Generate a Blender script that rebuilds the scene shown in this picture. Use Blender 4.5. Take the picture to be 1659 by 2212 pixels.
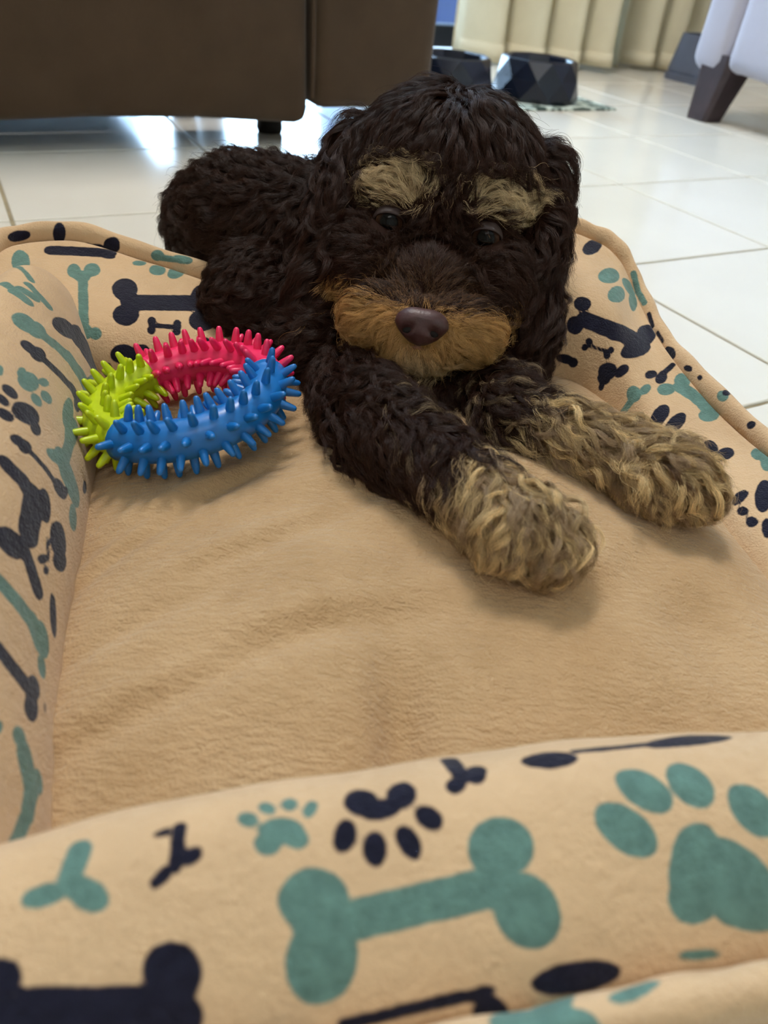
import bpy, bmesh, math, random
import numpy as np
from mathutils import Vector, Matrix
from mathutils.bvhtree import BVHTree

for o in list(bpy.data.objects):
    bpy.data.objects.remove(o, do_unlink=True)
scene = bpy.context.scene
COL = scene.collection
rng = np.random.default_rng(7)
random.seed(7)

# ---------------------------------------------------------------- camera
W, H, F = 1659.0, 2212.0, 1565.0           # photo size and focal length in pixels
CX, CY = W / 2, H / 2
CAMH, PITCH, ROLL, YAW = .288, .67407, .10598, .53690
CAM = np.array([0., 0., CAMH])
_f = np.array([0, math.cos(PITCH), -math.sin(PITCH)])
_r = np.array([1., 0, 0]); _u = np.cross(_r, _f)
CR = _r * math.cos(ROLL) + _u * math.sin(ROLL)
CU = -_r * math.sin(ROLL) + _u * math.cos(ROLL)
CF = _f
cam_data = bpy.data.cameras.new('camera')
cam = bpy.data.objects.new('camera', cam_data); COL.objects.link(cam)
cam.matrix_world = Matrix(((CR[0], CU[0], -CF[0], 0), (CR[1], CU[1], -CF[1], 0),
                           (CR[2], CU[2], -CF[2], CAMH), (0, 0, 0, 1)))
cam_data.sensor_fit = 'VERTICAL'; cam_data.sensor_height = 36.0
cam_data.lens = F / H * 36.0
cam_data.clip_start = .01; cam_data.clip_end = 100
cam_data.dof.use_dof = True
cam_data.dof.focus_distance = .43
cam_data.dof.aperture_fstop = 8.5
scene.camera = cam

def ray(px, py):
    px = np.asarray(px, float); py = np.asarray(py, float)
    return (px - CX)[..., None] * CR - (py - CY)[..., None] * CU + F * CF      # depth F along the axis
def at_z(px, py, z):
    v = ray(px, py); return CAM + v * ((z - CAMH) / v[2])
def at_d(px, py, d):
    return CAM + ray(px, py) * (d / F)
def proj(P):
    P = np.asarray(P, float) - CAM
    w = P @ CF
    return CX + F * (P @ CR) / w, CY - F * (P @ CU) / w, w
CT, ST = math.cos(YAW), math.sin(YAW)
def T(x, y, z=0.):                          # the room's own axes (those of the floor tiles) to the world
    return Vector((x * CT - y * ST, x * ST + y * CT, z))

# ---------------------------------------------------------------- world, lights, exposure
world = bpy.data.worlds.new('daylight'); scene.world = world; world.use_nodes = True
wb = world.node_tree.nodes['Background']
wb.inputs[0].default_value = (.54, .76, 1.0, 1); wb.inputs[1].default_value = 17.0
def area(name, loc, rot, sx, sy, power, color):
    l = bpy.data.lights.new(name, 'AREA'); l.shape = 'RECTANGLE'; l.size = sx; l.size_y = sy
    l.energy = power; l.color = color
    o = bpy.data.objects.new(name, l); COL.objects.link(o); o.location = loc; o.rotation_euler = rot
    return o
area('ceiling_light_glow', T(.46, 1.36, 2.40), (0, 0, YAW), .7, .4, 36, (1.0, .955, .90))
area('unseen_fill_light', T(-.6, -1.1, 2.40), (0, 0, YAW), 1.1, .6, 7, (1.0, .955, .90))  # unseen area light behind the camera, added as fill
scene.view_settings.view_transform = 'Standard'
scene.view_settings.look = 'None'
scene.view_settings.gamma = 1.0
scene.view_settings.use_curve_mapping = False
scene.view_settings.exposure = 0.35

# ---------------------------------------------------------------- materials
def s2l(c):
    return tuple(((x / 12.92) if x <= .04045 else ((x + .055) / 1.055) ** 2.4) for x in [v / 255. for v in c])
class NT:
    def __init__(self, name):
        self.m = bpy.data.materials.new(name); self.m.use_nodes = True
        self.t = self.m.node_tree; self.b = self.t.nodes['Principled BSDF']
    def n(self, typ, **kw):
        nd = self.t.nodes.new(typ)
        for k, v in kw.items(): setattr(nd, k, v)
        return nd
    def l(self, a, b): self.t.links.new(a, b)
    def coords(self, kind='Object'):
        return self.n('ShaderNodeTexCoord').outputs[kind]
    def noise(self, scale, detail=3, rough=.55, vec=None):
        nd = self.n('ShaderNodeTexNoise'); nd.inputs['Scale'].default_value = scale
        nd.inputs['Detail'].default_value = detail; nd.inputs['Roughness'].default_value = rough
        self.l(vec if vec is not None else self.coords(), nd.inputs['Vector']); return nd.outputs['Fac']
    def ramp(self, fac, stops):
        nd = self.n('ShaderNodeValToRGB'); e = nd.color_ramp.elements
        while len(e) < len(stops): e.new(.5)
        for i, (p, c) in enumerate(stops):
            e[i].position = p; e[i].color = (*c, 1)
        self.l(fac, nd.inputs[0]); return nd.outputs[0]
    def mix(self, fac, a, b):
        nd = self.n('ShaderNodeMix', data_type='RGBA')
        if hasattr(fac, 'links'): self.l(fac, nd.inputs[0])
        else: nd.inputs[0].default_value = fac
        for s, v in ((6, a), (7, b)):
            if hasattr(v, 'links'): self.l(v, nd.inputs[s])
            else: nd.inputs[s].default_value = (*v, 1)
        return nd.outputs[2]
    def bump(self, fac, strength, dist):
        nd = self.n('ShaderNodeBump'); nd.inputs['Strength'].default_value = strength
        nd.inputs['Distance'].default_value = dist; self.l(fac, nd.inputs['Height'])
        self.l(nd.outputs[0], self.b.inputs['Normal'])
    def set(self, **kw):
        for k, v in kw.items():
            i = self.b.inputs[k.replace('_', ' ')]
            if hasattr(v, 'links'): self.l(v, i)
            else: i.default_value = (*v, 1) if isinstance(v, tuple) and len(v) == 3 else v
        return self
def plain(name, rgb, rough=.5, spec=.5, metal=0., vary=.12, scale=40, bump=0., bdist=.001):
    """one colour with a soft mottling of its own"""
    t = NT(name); c = s2l(rgb)
    lo = tuple(x * (1 - vary) for x in c); hi = tuple(min(1, x * (1 + vary)) for x in c)
    nz = t.noise(scale)
    t.set(Base_Color=t.ramp(nz, [(.3, lo), (.7, hi)]), Roughness=rough, Metallic=metal)
    t.b.inputs['Specular IOR Level'].default_value = spec
    if bump: t.bump(t.noise(scale * 6), bump, bdist)
    return t.m
M = {}
M['tile'] = plain('glazed_floor_tile', (226, 221, 208), .16, .5, vary=.03, scale=5)
M['grout'] = plain('tile_grout', (150, 138, 112), .9, .2, vary=.15, scale=60)
M['wall'] = plain('painted_wall', (214, 205, 188), .85, .2, vary=.02, scale=3)
M['ceiling'] = plain('ceiling_paint', (236, 233, 226), .9, .2, vary=.02, scale=3)
M['frame'] = plain('dark_door_frame', (28, 32, 42), .4, .5, vary=.1)
M['patio'] = plain('patio_paving', (200, 200, 200), .8, .3, vary=.08, scale=8)
M['bounce_wall'] = plain('pale_bounce_wall', (225, 228, 232), .8, .3, vary=.05, scale=6)
M['gate'] = plain('blue_grey_screen', (40, 52, 86), .7, .3, vary=.1, scale=8)
M['post'] = plain('white_post', (180, 198, 235), .6, .3, vary=.03)
def glass_mat():
    t = NT('door_glass'); t.set(Base_Color=(.95, .98, 1.), Roughness=.02)
    tr = t.n('ShaderNodeBsdfTransparent'); gl = t.n('ShaderNodeBsdfGlossy'); gl.inputs['Roughness'].default_value = .02
    fr = t.n('ShaderNodeFresnel'); fr.inputs[0].default_value = 1.45
    mx = t.n('ShaderNodeMixShader'); t.l(fr.outputs[0], mx.inputs[0]); t.l(tr.outputs[0], mx.inputs[1]); t.l(gl.outputs[0], mx.inputs[2])
    tr.inputs[0].default_value = (.93, .96, .98, 1)
    t.l(mx.outputs[0], t.n('ShaderNodeOutputMaterial').inputs[0])
    for nd in list(t.t.nodes):
        if nd.type == 'OUTPUT_MATERIAL' and not nd.inputs[0].links[0].from_node == mx: t.t.nodes.remove(nd)
    return t.m
M['glass'] = glass_mat()
def fabric(name, rgb, scale=300, vary=.12, sheen=.3, rough=.9, bump=.25, bd=.0012):
    t = NT(name); c = s2l(rgb)
    n1 = t.noise(scale * .05, 4); n2 = t.noise(scale, 2)
    col = t.ramp(n1, [(.25, tuple(x * (1 - vary) for x in c)), (.75, tuple(min(1, x * (1 + vary)) for x in c))])
    t.set(Base_Color=col, Roughness=rough, Sheen_Weight=sheen, Sheen_Roughness=.5)
    t.b.inputs['Specular IOR Level'].default_value = .15
    t.bump(n2, bump, bd); return t.m
M['sofa'] = fabric('brown_microfibre', (78, 62, 47), 260, .12, .15)
M['sofa_under'] = plain('black_light_block', (16, 14, 12), .9, .2)
M['black_plastic'] = plain('black_plastic_foot', (14, 13, 13), .5, .4)
M['armchair'] = fabric('pale_grey_fabric', (176, 173, 184), 200, .05, .2)
M['leg_wood'] = plain('dark_stained_wood', (62, 50, 52), .45, .4, vary=.25, scale=25)
M['curtain'] = fabric('beige_curtain_cloth', (216, 206, 176), 240, .06, .1, bump=.15)
M['bowl'] = plain('dark_navy_plastic', (20, 26, 40), .25, .5, vary=.05)
M['bin'] = plain('slate_plastic', (96, 104, 122), .5, .4, vary=.05)
M['lamp_body'] = plain('white_lamp_housing', (235, 235, 232), .4, .4, vary=.02)

# ---------------------------------------------------------------- object helpers
def tag(o, label=None, cat=None, group=None, kind=None):
    if label: o['label'] = label
    if cat: o['category'] = cat
    if group: o['group'] = group
    if kind: o['kind'] = kind
    return o
def empty(name, loc, rz=0.):
    o = bpy.data.objects.new(name, None); COL.objects.link(o); o.location = loc; o.rotation_euler = (0, 0, rz)
    o.empty_display_size = .05
    bpy.context.view_layer.update(); return o
def link(name, me, mat, parent=None, keep=True):
    o = bpy.data.objects.new(name, me); COL.objects.link(o)
    if mat is not None and not me.materials: me.materials.append(mat)
    if parent is not None:
        o.parent = parent
        if keep: o.matrix_parent_inverse = parent.matrix_world.inverted()
    return o
def bm_link(name, bm, mat, parent=None, smooth=True, keep=True):
    bmesh.ops.recalc_face_normals(bm, faces=bm.faces)
    me = bpy.data.meshes.new(name); bm.to_mesh(me); bm.free()
    if smooth:
        me.polygons.foreach_set('use_smooth', [True] * len(me.polygons))
    return link(name, me, mat, parent, keep)
def np_mesh(name, V, Q, smooth=True):
    me = bpy.data.meshes.new(name); V = np.asarray(V, np.float32)
    cnt = np.array([len(q) for q in Q], np.int32); idx = np.concatenate([np.asarray(q, np.int32) for q in Q]) if len(set(cnt)) > 1 else np.asarray(Q, np.int32).ravel()
    me.vertices.add(len(V)); me.vertices.foreach_set('co', V.ravel())
    me.loops.add(len(idx)); me.loops.foreach_set('vertex_index', idx)
    me.polygons.add(len(cnt)); me.polygons.foreach_set('loop_start', np.r_[0, np.cumsum(cnt)[:-1]].astype(np.int32))
    me.polygons.foreach_set('loop_total', cnt)
    if smooth: me.polygons.foreach_set('use_smooth', np.ones(len(cnt), bool))
    me.update(calc_edges=True); me.validate(); return me
def box(bm, x0, x1, y0, y1, z0, z1, fn=None, bevel=0., seg=2):
    vs = [bm.verts.new((x, y, z)) for x in (x0, x1) for y in (y0, y1) for z in (z0, z1)]
    fs = [(0, 1, 3, 2), (4, 6, 7, 5), (0, 4, 5, 1), (2, 3, 7, 6), (0, 2, 6, 4), (1, 5, 7, 3)]
    faces = [bm.faces.new([vs[i] for i in f]) for f in fs]
    if bevel:
        es = {e for f in faces for e in f.edges}
        r = bmesh.ops.bevel(bm, geom=list(es), offset=bevel, segments=seg, profile=.5, affect='EDGES')
    if fn:
        for v in bm.verts: v.co = fn(v.co)
    return vs
def tbox(name, x0, x1, y0, y1, z0, z1, mat, parent=None, bevel=0., seg=2, smooth=False):
    bm = bmesh.new(); box(bm, x0, x1, y0, y1, z0, z1, None, bevel, seg)
    for v in bm.verts: v.co = T(v.co.x, v.co.y, v.co.z)
    return bm_link(name, bm, mat, parent, smooth)

# ---------------------------------------------------------------- the room
XL, XR, YF, YB, ZC = .028 - .3 * 9, .028 + .3 * 9, 1.2256 - .3 * 11, 1.2256 + .3 * 4, 2.45
floor = tbox('floor', XL, XR, YF, YB, -.06, -.0022, M['grout']); tag(floor, 'floor of large cream glazed tiles with tan grout', 'floor', kind='structure')
bm = bmesh.new(); box(bm, -.148, .148, -.148, .148, -.008, 0, None, .0016, 2)
bmesh.ops.recalc_face_normals(bm, faces=bm.faces)
tile_me = bpy.data.meshes.new('tile'); bm.to_mesh(tile_me); bm.free(); tile_me.materials.append(M['tile'])
for i in range(18):
    for j in range(15):
        o = link('tile', tile_me, None, floor, keep=False)
        o.location = T(XL + .3 * i + .15, YF + .3 * j + .15, random.uniform(-.0003, 0)); o.rotation_euler = (0, 0, YAW)
def struct(o, label, cat): return tag(o, label, cat, kind='structure')
DX0, DX1, DZ = -1.35, 1.72, 2.1               # the glazed door opening in the back wall
wb_ = bmesh.new()
for (a, b, c, d) in ((XL - .1, DX0, 0, ZC), (DX1, XR + .1, 0, ZC), (DX0, DX1, DZ, ZC)):
    box(wb_, a, b, YB, YB + .1, c, d)
for v in wb_.verts: v.co = T(*v.co)
struct(bm_link('wall_back', wb_, M['wall'], smooth=False), 'cream back wall behind the curtains', 'wall')
struct(tbox('wall_left', XL - .1, XL, YF, YB, 0, ZC, M['wall']), 'cream left wall of the room', 'wall')
struct(tbox('wall_right', XR, XR + .1, YF, YB, 0, ZC, M['wall']), 'cream right wall of the room', 'wall')
struct(tbox('wall_front', XL - .1, XR + .1, YF - .1, YF, 0, ZC, M['wall']), 'cream wall behind the camera', 'wall')
struct(tbox('ceiling', XL - .1, XR + .1, YF - .1, YB + .1, ZC, ZC + .1, M['ceiling']), 'white ceiling', 'ceiling')
struct(tbox('baseboard_right', XR - .015, XR, YF, YB, 0, .09, M['lamp_body']), 'white skirting along right wall', 'baseboard')
# sliding glass door
door = empty('door_1', T((DX0 + DX1) / 2, YB + .05, 0), YAW); struct(door, 'dark framed sliding glass door behind the brown sofa', 'door')
tbox('bottom_rail', DX0, DX1, YB + .01, YB + .09, 0, .062, M['frame'], door, .004)
tbox('top_rail', DX0, DX1, YB + .01, YB + .09, DZ - .07, DZ, M['frame'], door, .004)
nP = 3
for k in range(nP + 1):
    x = DX0 + (DX1 - DX0) * k / nP
    a, b = (x, x + .06) if k == 0 else ((x - .06, x) if k == nP else (x - .04, x + .04))
    tbox('stile', a, b, YB + .012, YB + .088, .062, DZ - .07, M['frame'], door, .004)
for k in range(nP):
    x0 = DX0 + (DX1 - DX0) * k / nP + .04; x1 = DX0 + (DX1 - DX0) * (k + 1) / nP - .04
    tbox('pane', x0, x1, YB + .045, YB + .053, .062, DZ - .07, M['glass'], door)
# outside
struct(tbox('patio_floor', -5, 5, YB + .1, YB + 4.2, -.1, -.03, M['patio']), 'pale paving outside the glass door', 'paving')
struct(tbox('bounce_wall', -5, .85, YB + 1.9, YB + 2.05, -.03, 1.25, M['bounce_wall']), 'pale wall outside the glass door, added to bounce daylight in', 'wall')  # unseen pale wall, added so the glossy floor has something bright to reflect
scr = empty('privacy_screen', T(2.0, YB + .75, -.03), YAW); tag(scr, 'blue grey slatted screen seen through the glass beside the curtain', 'screen')
for k in range(9):
    tbox('slat', 1.36, 3.2, YB + .74, YB + .76, .0 + k * .14, .125 + k * .14, M['gate'], scr, .003)
for x in (1.395, 1.62, 2.6): tbox('post', x, x + .03, YB + .70, YB + .735, -.03, 1.3, M['post'], scr, .003)

# ceiling lamp above the frame, and an added housing for the fill light
for nm, (x, y), lab in (('a', (.46, 1.36), 'flat white ceiling lamp above the dog bed'), ('b', (-.6, -1.1), 'flat white housing of the added fill light behind the camera')):
    L = empty('ceiling_lamp', T(x, y, ZC), YAW); tag(L, lab, 'lamp', 'ceiling lamps')
    tbox('housing', x - .6, x + .6, y - .35, y + .35, ZC - .03, ZC, M['lamp_body'], L, .01)

# ---------------------------------------------------------------- brown sofa
def pillow_box(name, x0, x1, y0, y1, z0, z1, mat, parent, rad=.03, wob=.004, n=26, seed=0, fn=None):
    """upholstered block: rounded edges and slightly uneven faces"""
    bm = bmesh.new(); box(bm, x0, x1, y0, y1, z0, z1)
    bmesh.ops.bevel(bm, geom=list(bm.edges), offset=rad, segments=4, profile=.5, affect='EDGES')
    L = max(x1 - x0, y1 - y0, z1 - z0)
    bmesh.ops.subdivide_edges(bm, edges=[e for e in bm.edges if e.calc_length() > L / 8], cuts=9, use_grid_fill=True)
    r = random.Random(seed); ph = [r.uniform(0, 6.28) for _ in range(8)]
    for v in bm.verts:
        p = v.co
        w = math.sin(p.x * 9 + ph[0]) * math.sin(p.z * 11 + ph[1]) + .5 * math.sin(p.x * 23 + p.z * 7 + ph[2]) + .4 * math.sin(p.y * 17 + ph[3])
        v.co = p + Vector((.3 * w, -w, 0)) * wob
        if fn: v.co = fn(v.co)
        v.co = T(*v.co)
    return bm_link(name, bm, mat, parent)
SX0, SX1, SY0, SY1 = -1.25, .735, 1.215, 2.02
sofa = empty('sofa', T((SX0 + SX1) / 2, (SY0 + SY1) / 2, 0), YAW); tag(sofa, 'large brown microfibre sofa on short black feet', 'sofa')
def sag(p):
    if p.z < .12: p = Vector((p.x, p.y, p.z + .012 * math.sin(p.x * 5 + .6) * (p.x < .5) - .006))
    return p
pillow_box('back_panel', SX0 + .17, .505, SY0, SY0 + .12, .036, .84, M['sofa'], sofa, .022, .004, fn=sag)
for sx in (.51, SX0):
    pillow_box('arm_end', sx, sx + (.225 if sx > 0 else .165), SY0 - .004, SY0 + .11, .052, .62, M['sofa'], sofa, .03, .003, seed=3)
    pillow_box('arm', sx + .002, sx + (.223 if sx > 0 else .163), SY0 + .112, SY1, .18, .61, M['sofa'], sofa, .03, .003, seed=4)
pillow_box('seat', SX0 + .17, .505, SY0 + .205, SY1, .19, .42, M['sofa'], sofa, .04, .004, seed=5)
tbox('underside_light_block', SX0 + .05, .30, SY0 + .13, SY1 - .05, .062, .19, M['sofa_under'], sofa)  # low unseen block, added to keep daylight from the floor under the left part
for x in (.475, SX0 + .12):
    for y in (SY0 + .105, SY1 - .1):
        bm = bmesh.new()
        rings = []
        for z, r in ((0, .020), (.006, .0225), (.028, .021), (.036, .027), (.185, .03)):
            rings.append([bm.verts.new((x + r * math.cos(a), y + r * math.sin(a), z)) for a in [2 * math.pi * k / 14 for k in range(14)]])
        for a, b in zip(rings, rings[1:]):
            for k in range(14): bm.faces.new((a[k], a[(k + 1) % 14], b[(k + 1) % 14], b[k]))
        bm.faces.new(rings[0][::-1]); bm.faces.new(rings[-1])
        for v in bm.verts: v.co = T(*v.co)
        bm_link('foot', bm, M['black_plastic'], sofa)
# vertical seam welts on the near face
for x in (.508, .02, -.5):
    bm = bmesh.new()
    pts = [(x + .0015 * math.sin(z * 12), SY0 - .001, z) for z in np.linspace(.07, .8, 30)]
    rings = [[bm.verts.new((p[0] + .0035 * math.cos(a), p[1] + .0035 * math.sin(a), p[2])) for a in [k * math.pi / 3 for k in range(6)]] for p in pts]
    for a, b in zip(rings, rings[1:]):
        for k in range(6): bm.faces.new((a[k], a[(k + 1) % 6], b[(k + 1) % 6], b[k]))
    for v in bm.verts: v.co = T(*v.co)
    bm_link('seam', bm, M['sofa'], sofa)

# ---------------------------------------------------------------- pale armchair
AX0, AX1, AY0, AY1, AZ = 1.535, 2.35, .55, 1.43, .10
chair = empty('armchair', T((AX0 + AX1) / 2, (AY0 + AY1) / 2, 0), YAW); tag(chair, 'pale grey upholstered armchair on dark tapered wooden legs', 'armchair')
def puff(p):
    q = p.copy()
    if p.z < .2: q.z += .010 * math.sin(p.y * 31) - .004
    return q
pillow_box('side_panel', AX0, AX0 + .18, AY0, AY1 - .10, AZ, .62, M['armchair'], chair, .035, .004, seed=8, fn=puff)
pillow_box('front_panel', AX0 + .004, AX0 + .2, AY1 - .105, AY1, AZ + .004, .60, M['armchair'], chair, .03, .003, seed=9, fn=puff)
pillow_box('seat', AX0 + .18, AX1 - .15, AY0 + .1, AY1 - .02, AZ, .45, M['armchair'], chair, .04, .004, seed=10)
pillow_box('backrest', AX0, AX1, AY0 - .02, AY0 + .18, AZ, .9, M['armchair'], chair, .05, .004, seed=11)
def taper_leg(x, y, top, bot, h, mat, parent, lean=(0, 0)):
    bm = bmesh.new(); n = 5
    rings = []
    for z, s, k in ((0, bot, 1), (.004, bot + .002, .97), (h * .5, (top + bot) / 2, .5), (h, top, 0), (h + .03, top, 0)):
        cx_, cy_ = x + lean[0] * k, y + lean[1] * k
        c = .12 * s
        pr = [(-s / 2 + c, -s / 2), (s / 2 - c, -s / 2), (s / 2, -s / 2 + c), (s / 2, s / 2 - c), (s / 2 - c, s / 2), (-s / 2 + c, s / 2), (-s / 2, s / 2 - c), (-s / 2, -s / 2 + c)]
        rings.append([bm.verts.new((cx_ + a, cy_ + b, z)) for a, b in pr])
    for a, b in zip(rings, rings[1:]):
        for k in range(8): bm.faces.new((a[k], a[(k + 1) % 8], b[(k + 1) % 8], b[k]))
    bm.faces.new(rings[0][::-1]); bm.faces.new(rings[-1])
    for v in bm.verts: v.co = T(*v.co)
    return bm_link('leg', bm, mat, parent, smooth=False)
taper_leg(AX0 + .052, AY1 - .075, .088, .060, AZ + .004, M['leg_wood'], chair, (-.012, .008))
taper_leg(AX1 - .07, AY1 - .07, .088, .060, AZ + .004, M['leg_wood'], chair, (.012, .008))
taper_leg(AX0 + .052, AY0 + .07, .088, .060, AZ + .004, M['leg_wood'], chair, (-.012, -.008))
taper_leg(AX1 - .07, AY0 + .07, .088, .060, AZ + .004, M['leg_wood'], chair, (.012, -.008))

# ---------------------------------------------------------------- curtains
def curtain(path, ztop, z0, label, waves, amp, seed):
    r = random.Random(seed)
    P = np.array(path, float); d = np.r_[0, np.cumsum(np.linalg.norm(np.diff(P, axis=0), axis=1))]; L = d[-1]
    nu, nv = 260, 14
    V = []; Q = []
    for j in range(nv + 1):
        t = j / nv; z = z0 + (ztop - z0) * t ** 1.5
        for i in range(nu + 1):
            s = L * i / nu
            x = np.interp(s, d, P[:, 0]); y = np.interp(s, d, P[:, 1])
            ph = waves * 2 * math.pi * i / nu + .8 * math.sin(5 * i / nu + seed)
            a = amp * (1 + .3 * math.sin(3.1 * i / nu * 2 + seed)) * (1 - .25 * t)
            w = math.sin(ph) + .25 * math.sin(2 * ph + .7) + .1 * math.sin(9 * t + ph)
            V.append(T(x + .35 * a * math.cos(ph), y + a * w, z + (.006 * math.sin(ph * .5 + seed) if j == 0 else 0)))
    for j in range(nv):
        for i in range(nu):
            a = j * (nu + 1) + i; Q.append((a, a + 1, a + nu + 2, a + nu + 1))
    me = np_mesh('curtain', V, Q)
    root = empty('curtain', T(*P[len(P) // 2], z0)); tag(root, label, 'curtain', 'beige floor length curtains')
    o = link('cloth', me, M['curtain'], root); m = o.modifiers.new('thick', 'SOLIDIFY'); m.thickness = .004
    bm = bmesh.new(); rows = [[], []]
    for i in range(nu + 1):
        a, b = Vector(V[i]), Vector(V[i + nu + 1])
        n = T(0, -1, 0)
        rows[0].append(bm.verts.new(a + n * .0035)); rows[1].append(bm.verts.new(a.lerp(b, 1.0) + n * .0035))
    for i in range(nu): bm.faces.new((rows[0][i], rows[0][i + 1], rows[1][i + 1], rows[1][i]))
    h = bm_link('hem', bm, M['curtain'], root); m = h.modifiers.new('thick', 'SOLIDIFY'); m.thickness = .003
    return root
curtain([(1.40, 2.20), (1.60, 2.08), (1.86, 2.05)], 2.2, .012, 'beige curtain hanging directly behind the two dog bowls', 4.3, .05, 2)
curtain([(1.93, 2.12), (2.08, 2.09), (2.32, 2.14)], 2.2, .010, 'beige curtain hanging next to the slate bin and armchair', 3.2, .05, 5)
# slate bin
bin_ = empty('waste_bin', T(2.08, 1.865, 0), YAW); tag(bin_, 'slate grey tapered bin standing by the curtain behind the armchair', 'bin')
bm = bmesh.new(); rings = []
for z, s in ((0, .085), (.018, .087), (.0185, .080), (.024, .080), (.0245, .082), (.112, .070), (.122, .068), (.122, .062), (.03, .072)):
    ring = []
    for k in range(32):
        a = 2 * math.pi * k / 32; c, n = math.cos(a), math.sin(a)
        q = (abs(c) ** 5 + abs(n) ** 5) ** -.2
        ring.append(bm.verts.new((2.08 + s * c * q, 1.865 + s * n * q, z)))
    rings.append(ring)
for a, b in zip(rings, rings[1:]):
    for k in range(32): bm.faces.new((a[k], a[(k + 1) % 32], b[(k + 1) % 32], b[k]))
bm.faces.new(rings[0][::-1]); bm.faces.new(rings[-1])
for v in bm.verts: v.co = T(*v.co)
bm_link('bin_body', bm, M['bin'], bin_, smooth=False)

# ---------------------------------------------------------------- bowls on their mat
def mat_mat():
    t = NT('feeding_mat_print'); n = t.noise(38, 3); v = t.n('ShaderNodeTexVoronoi'); v.inputs['Scale'].default_value = 26
    t.l(t.coords(), v.inputs['Vector'])
    col = t.ramp(n, [(.46, s2l((200, 212, 200))), (.53, s2l((52, 74, 66)))])
    t.set(Base_Color=col, Roughness=.6); return t.m
fm = tbox('feeding_mat', .86, 1.395, 1.468, 1.74, 0, .004, mat_mat(), None, .0015)
tag(fm, 'pale feeding mat with dark green print under the bowls', 'mat')
def bowl(x, y, label):
    root = empty('dog_bowl', T(x, y, .004), YAW); tag(root, label, 'bowl', 'faceted dog bowls on the feeding mat')
    n = 10; bm = bmesh.new()
    def ring(r, z, off, wob=0):
        return [bm.verts.new((r * math.cos(2 * math.pi * (k + off) / n), r * math.sin(2 * math.pi * (k + off) / n), z + (wob if k % 2 else 0))) for k in range(n)]
    r0 = ring(.104, .0, 0); r1 = ring(.106, .008, 0); r2 = ring(.099, .045, .5); r3 = ring(.089, .080, 0); r4 = ring(.084, .083, 0)
    r5 = ring(.078, .080, 0); r6 = ring(.066, .04, 0); r7 = ring(.05, .03, 0)
    def quads(a, b):
        for k in range(n): bm.faces.new((a[k], a[(k + 1) % n], b[(k + 1) % n], b[k]))
    quads(r0, r1)
    for lo, hi, s in ((r1, r2, 0), (r2, r3, 1)):
        for k in range(n):
            a, b = lo[k], lo[(k + 1) % n]
            if s == 0: c, d = hi[k], hi[(k - 1) % n]; bm.faces.new((a, b, c)); bm.faces.new((a, c, d))
            else: c, d = hi[(k + 1) % n], hi[k]; bm.faces.new((a, b, c)); bm.faces.new((a, c, d))
    quads(r3, r4); quads(r4, r5); quads(r5, r6); quads(r6, r7); bm.faces.new(r0[::-1])
    inner = bm.faces.new(r7)
    for v in bm.verts: v.co = T(x, y, .004) + T(v.co.x, v.co.y, v.co.z)
    return bm_link('bowl_body', bm, M['bowl'], root, smooth=False)
bowl(1.245, 1.60, 'dark navy faceted dog bowl nearer the armchair')
bowl(1.008, 1.612, 'dark navy faceted dog bowl nearer the brown sofa, partly behind the head of the puppy')

# ---------------------------------------------------------------- dog bed
BO = np.array([-.095, .105]); BA = math.radians(15)
BEX = np.array([math.cos(BA), math.sin(BA)]); BEY = np.array([-math.sin(BA), math.cos(BA)])
def B(x, y, z):
    x = np.asarray(x, float); y = np.asarray(y, float); z = np.asarray(z, float) + 0 * x
    return np.stack([BO[0] + x * BEX[0] + y * BEY[0], BO[1] + x * BEX[1] + y * BEY[1], z], -1)
def smooth01(t): t = np.clip(t, 0, 1); return t * t * (3 - 2 * t)
def cat(P, t, closed=False):
    """Catmull-Rom through P (k,d) at t in 0..1"""
    P = np.asarray(P, float); k = len(P)
    s = np.asarray(t) * (k if closed else k - 1)
    i = np.floor(s).astype(int)
    if not closed: i = np.clip(i, 0, k - 2)
    f = (s - i)[..., None]
    if closed: g = lambda j: P[(i + j) % k]
    else: g = lambda j: np.where(((i + j) < 0)[..., None], 2 * P[0] - P[1], np.where(((i + j) > k - 1)[..., None], 2 * P[-1] - P[-2], P[np.clip(i + j, 0, k - 1)]))
    a, b, c, d = g(-1), g(0), g(1), g(2)
    return b + .5 * f * ((c - a) + f * (2 * a - 5 * b + 4 * c - d + f * (3 * (b - c) + d - a)))
def wnoise(x, y, seed, n=7, f0=14., fall=.6):
    r = np.random.default_rng(seed); out = 0; a = 1.
    for k in range(n):
        th = r.uniform(0, 6.28); f = f0 * 1.45 ** k
        out = out + a * np.sin(f * (x * math.cos(th) + y * math.sin(th)) + r.uniform(0, 6.28)); a *= fall
    return out
TAN = (208, 174, 135)
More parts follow.
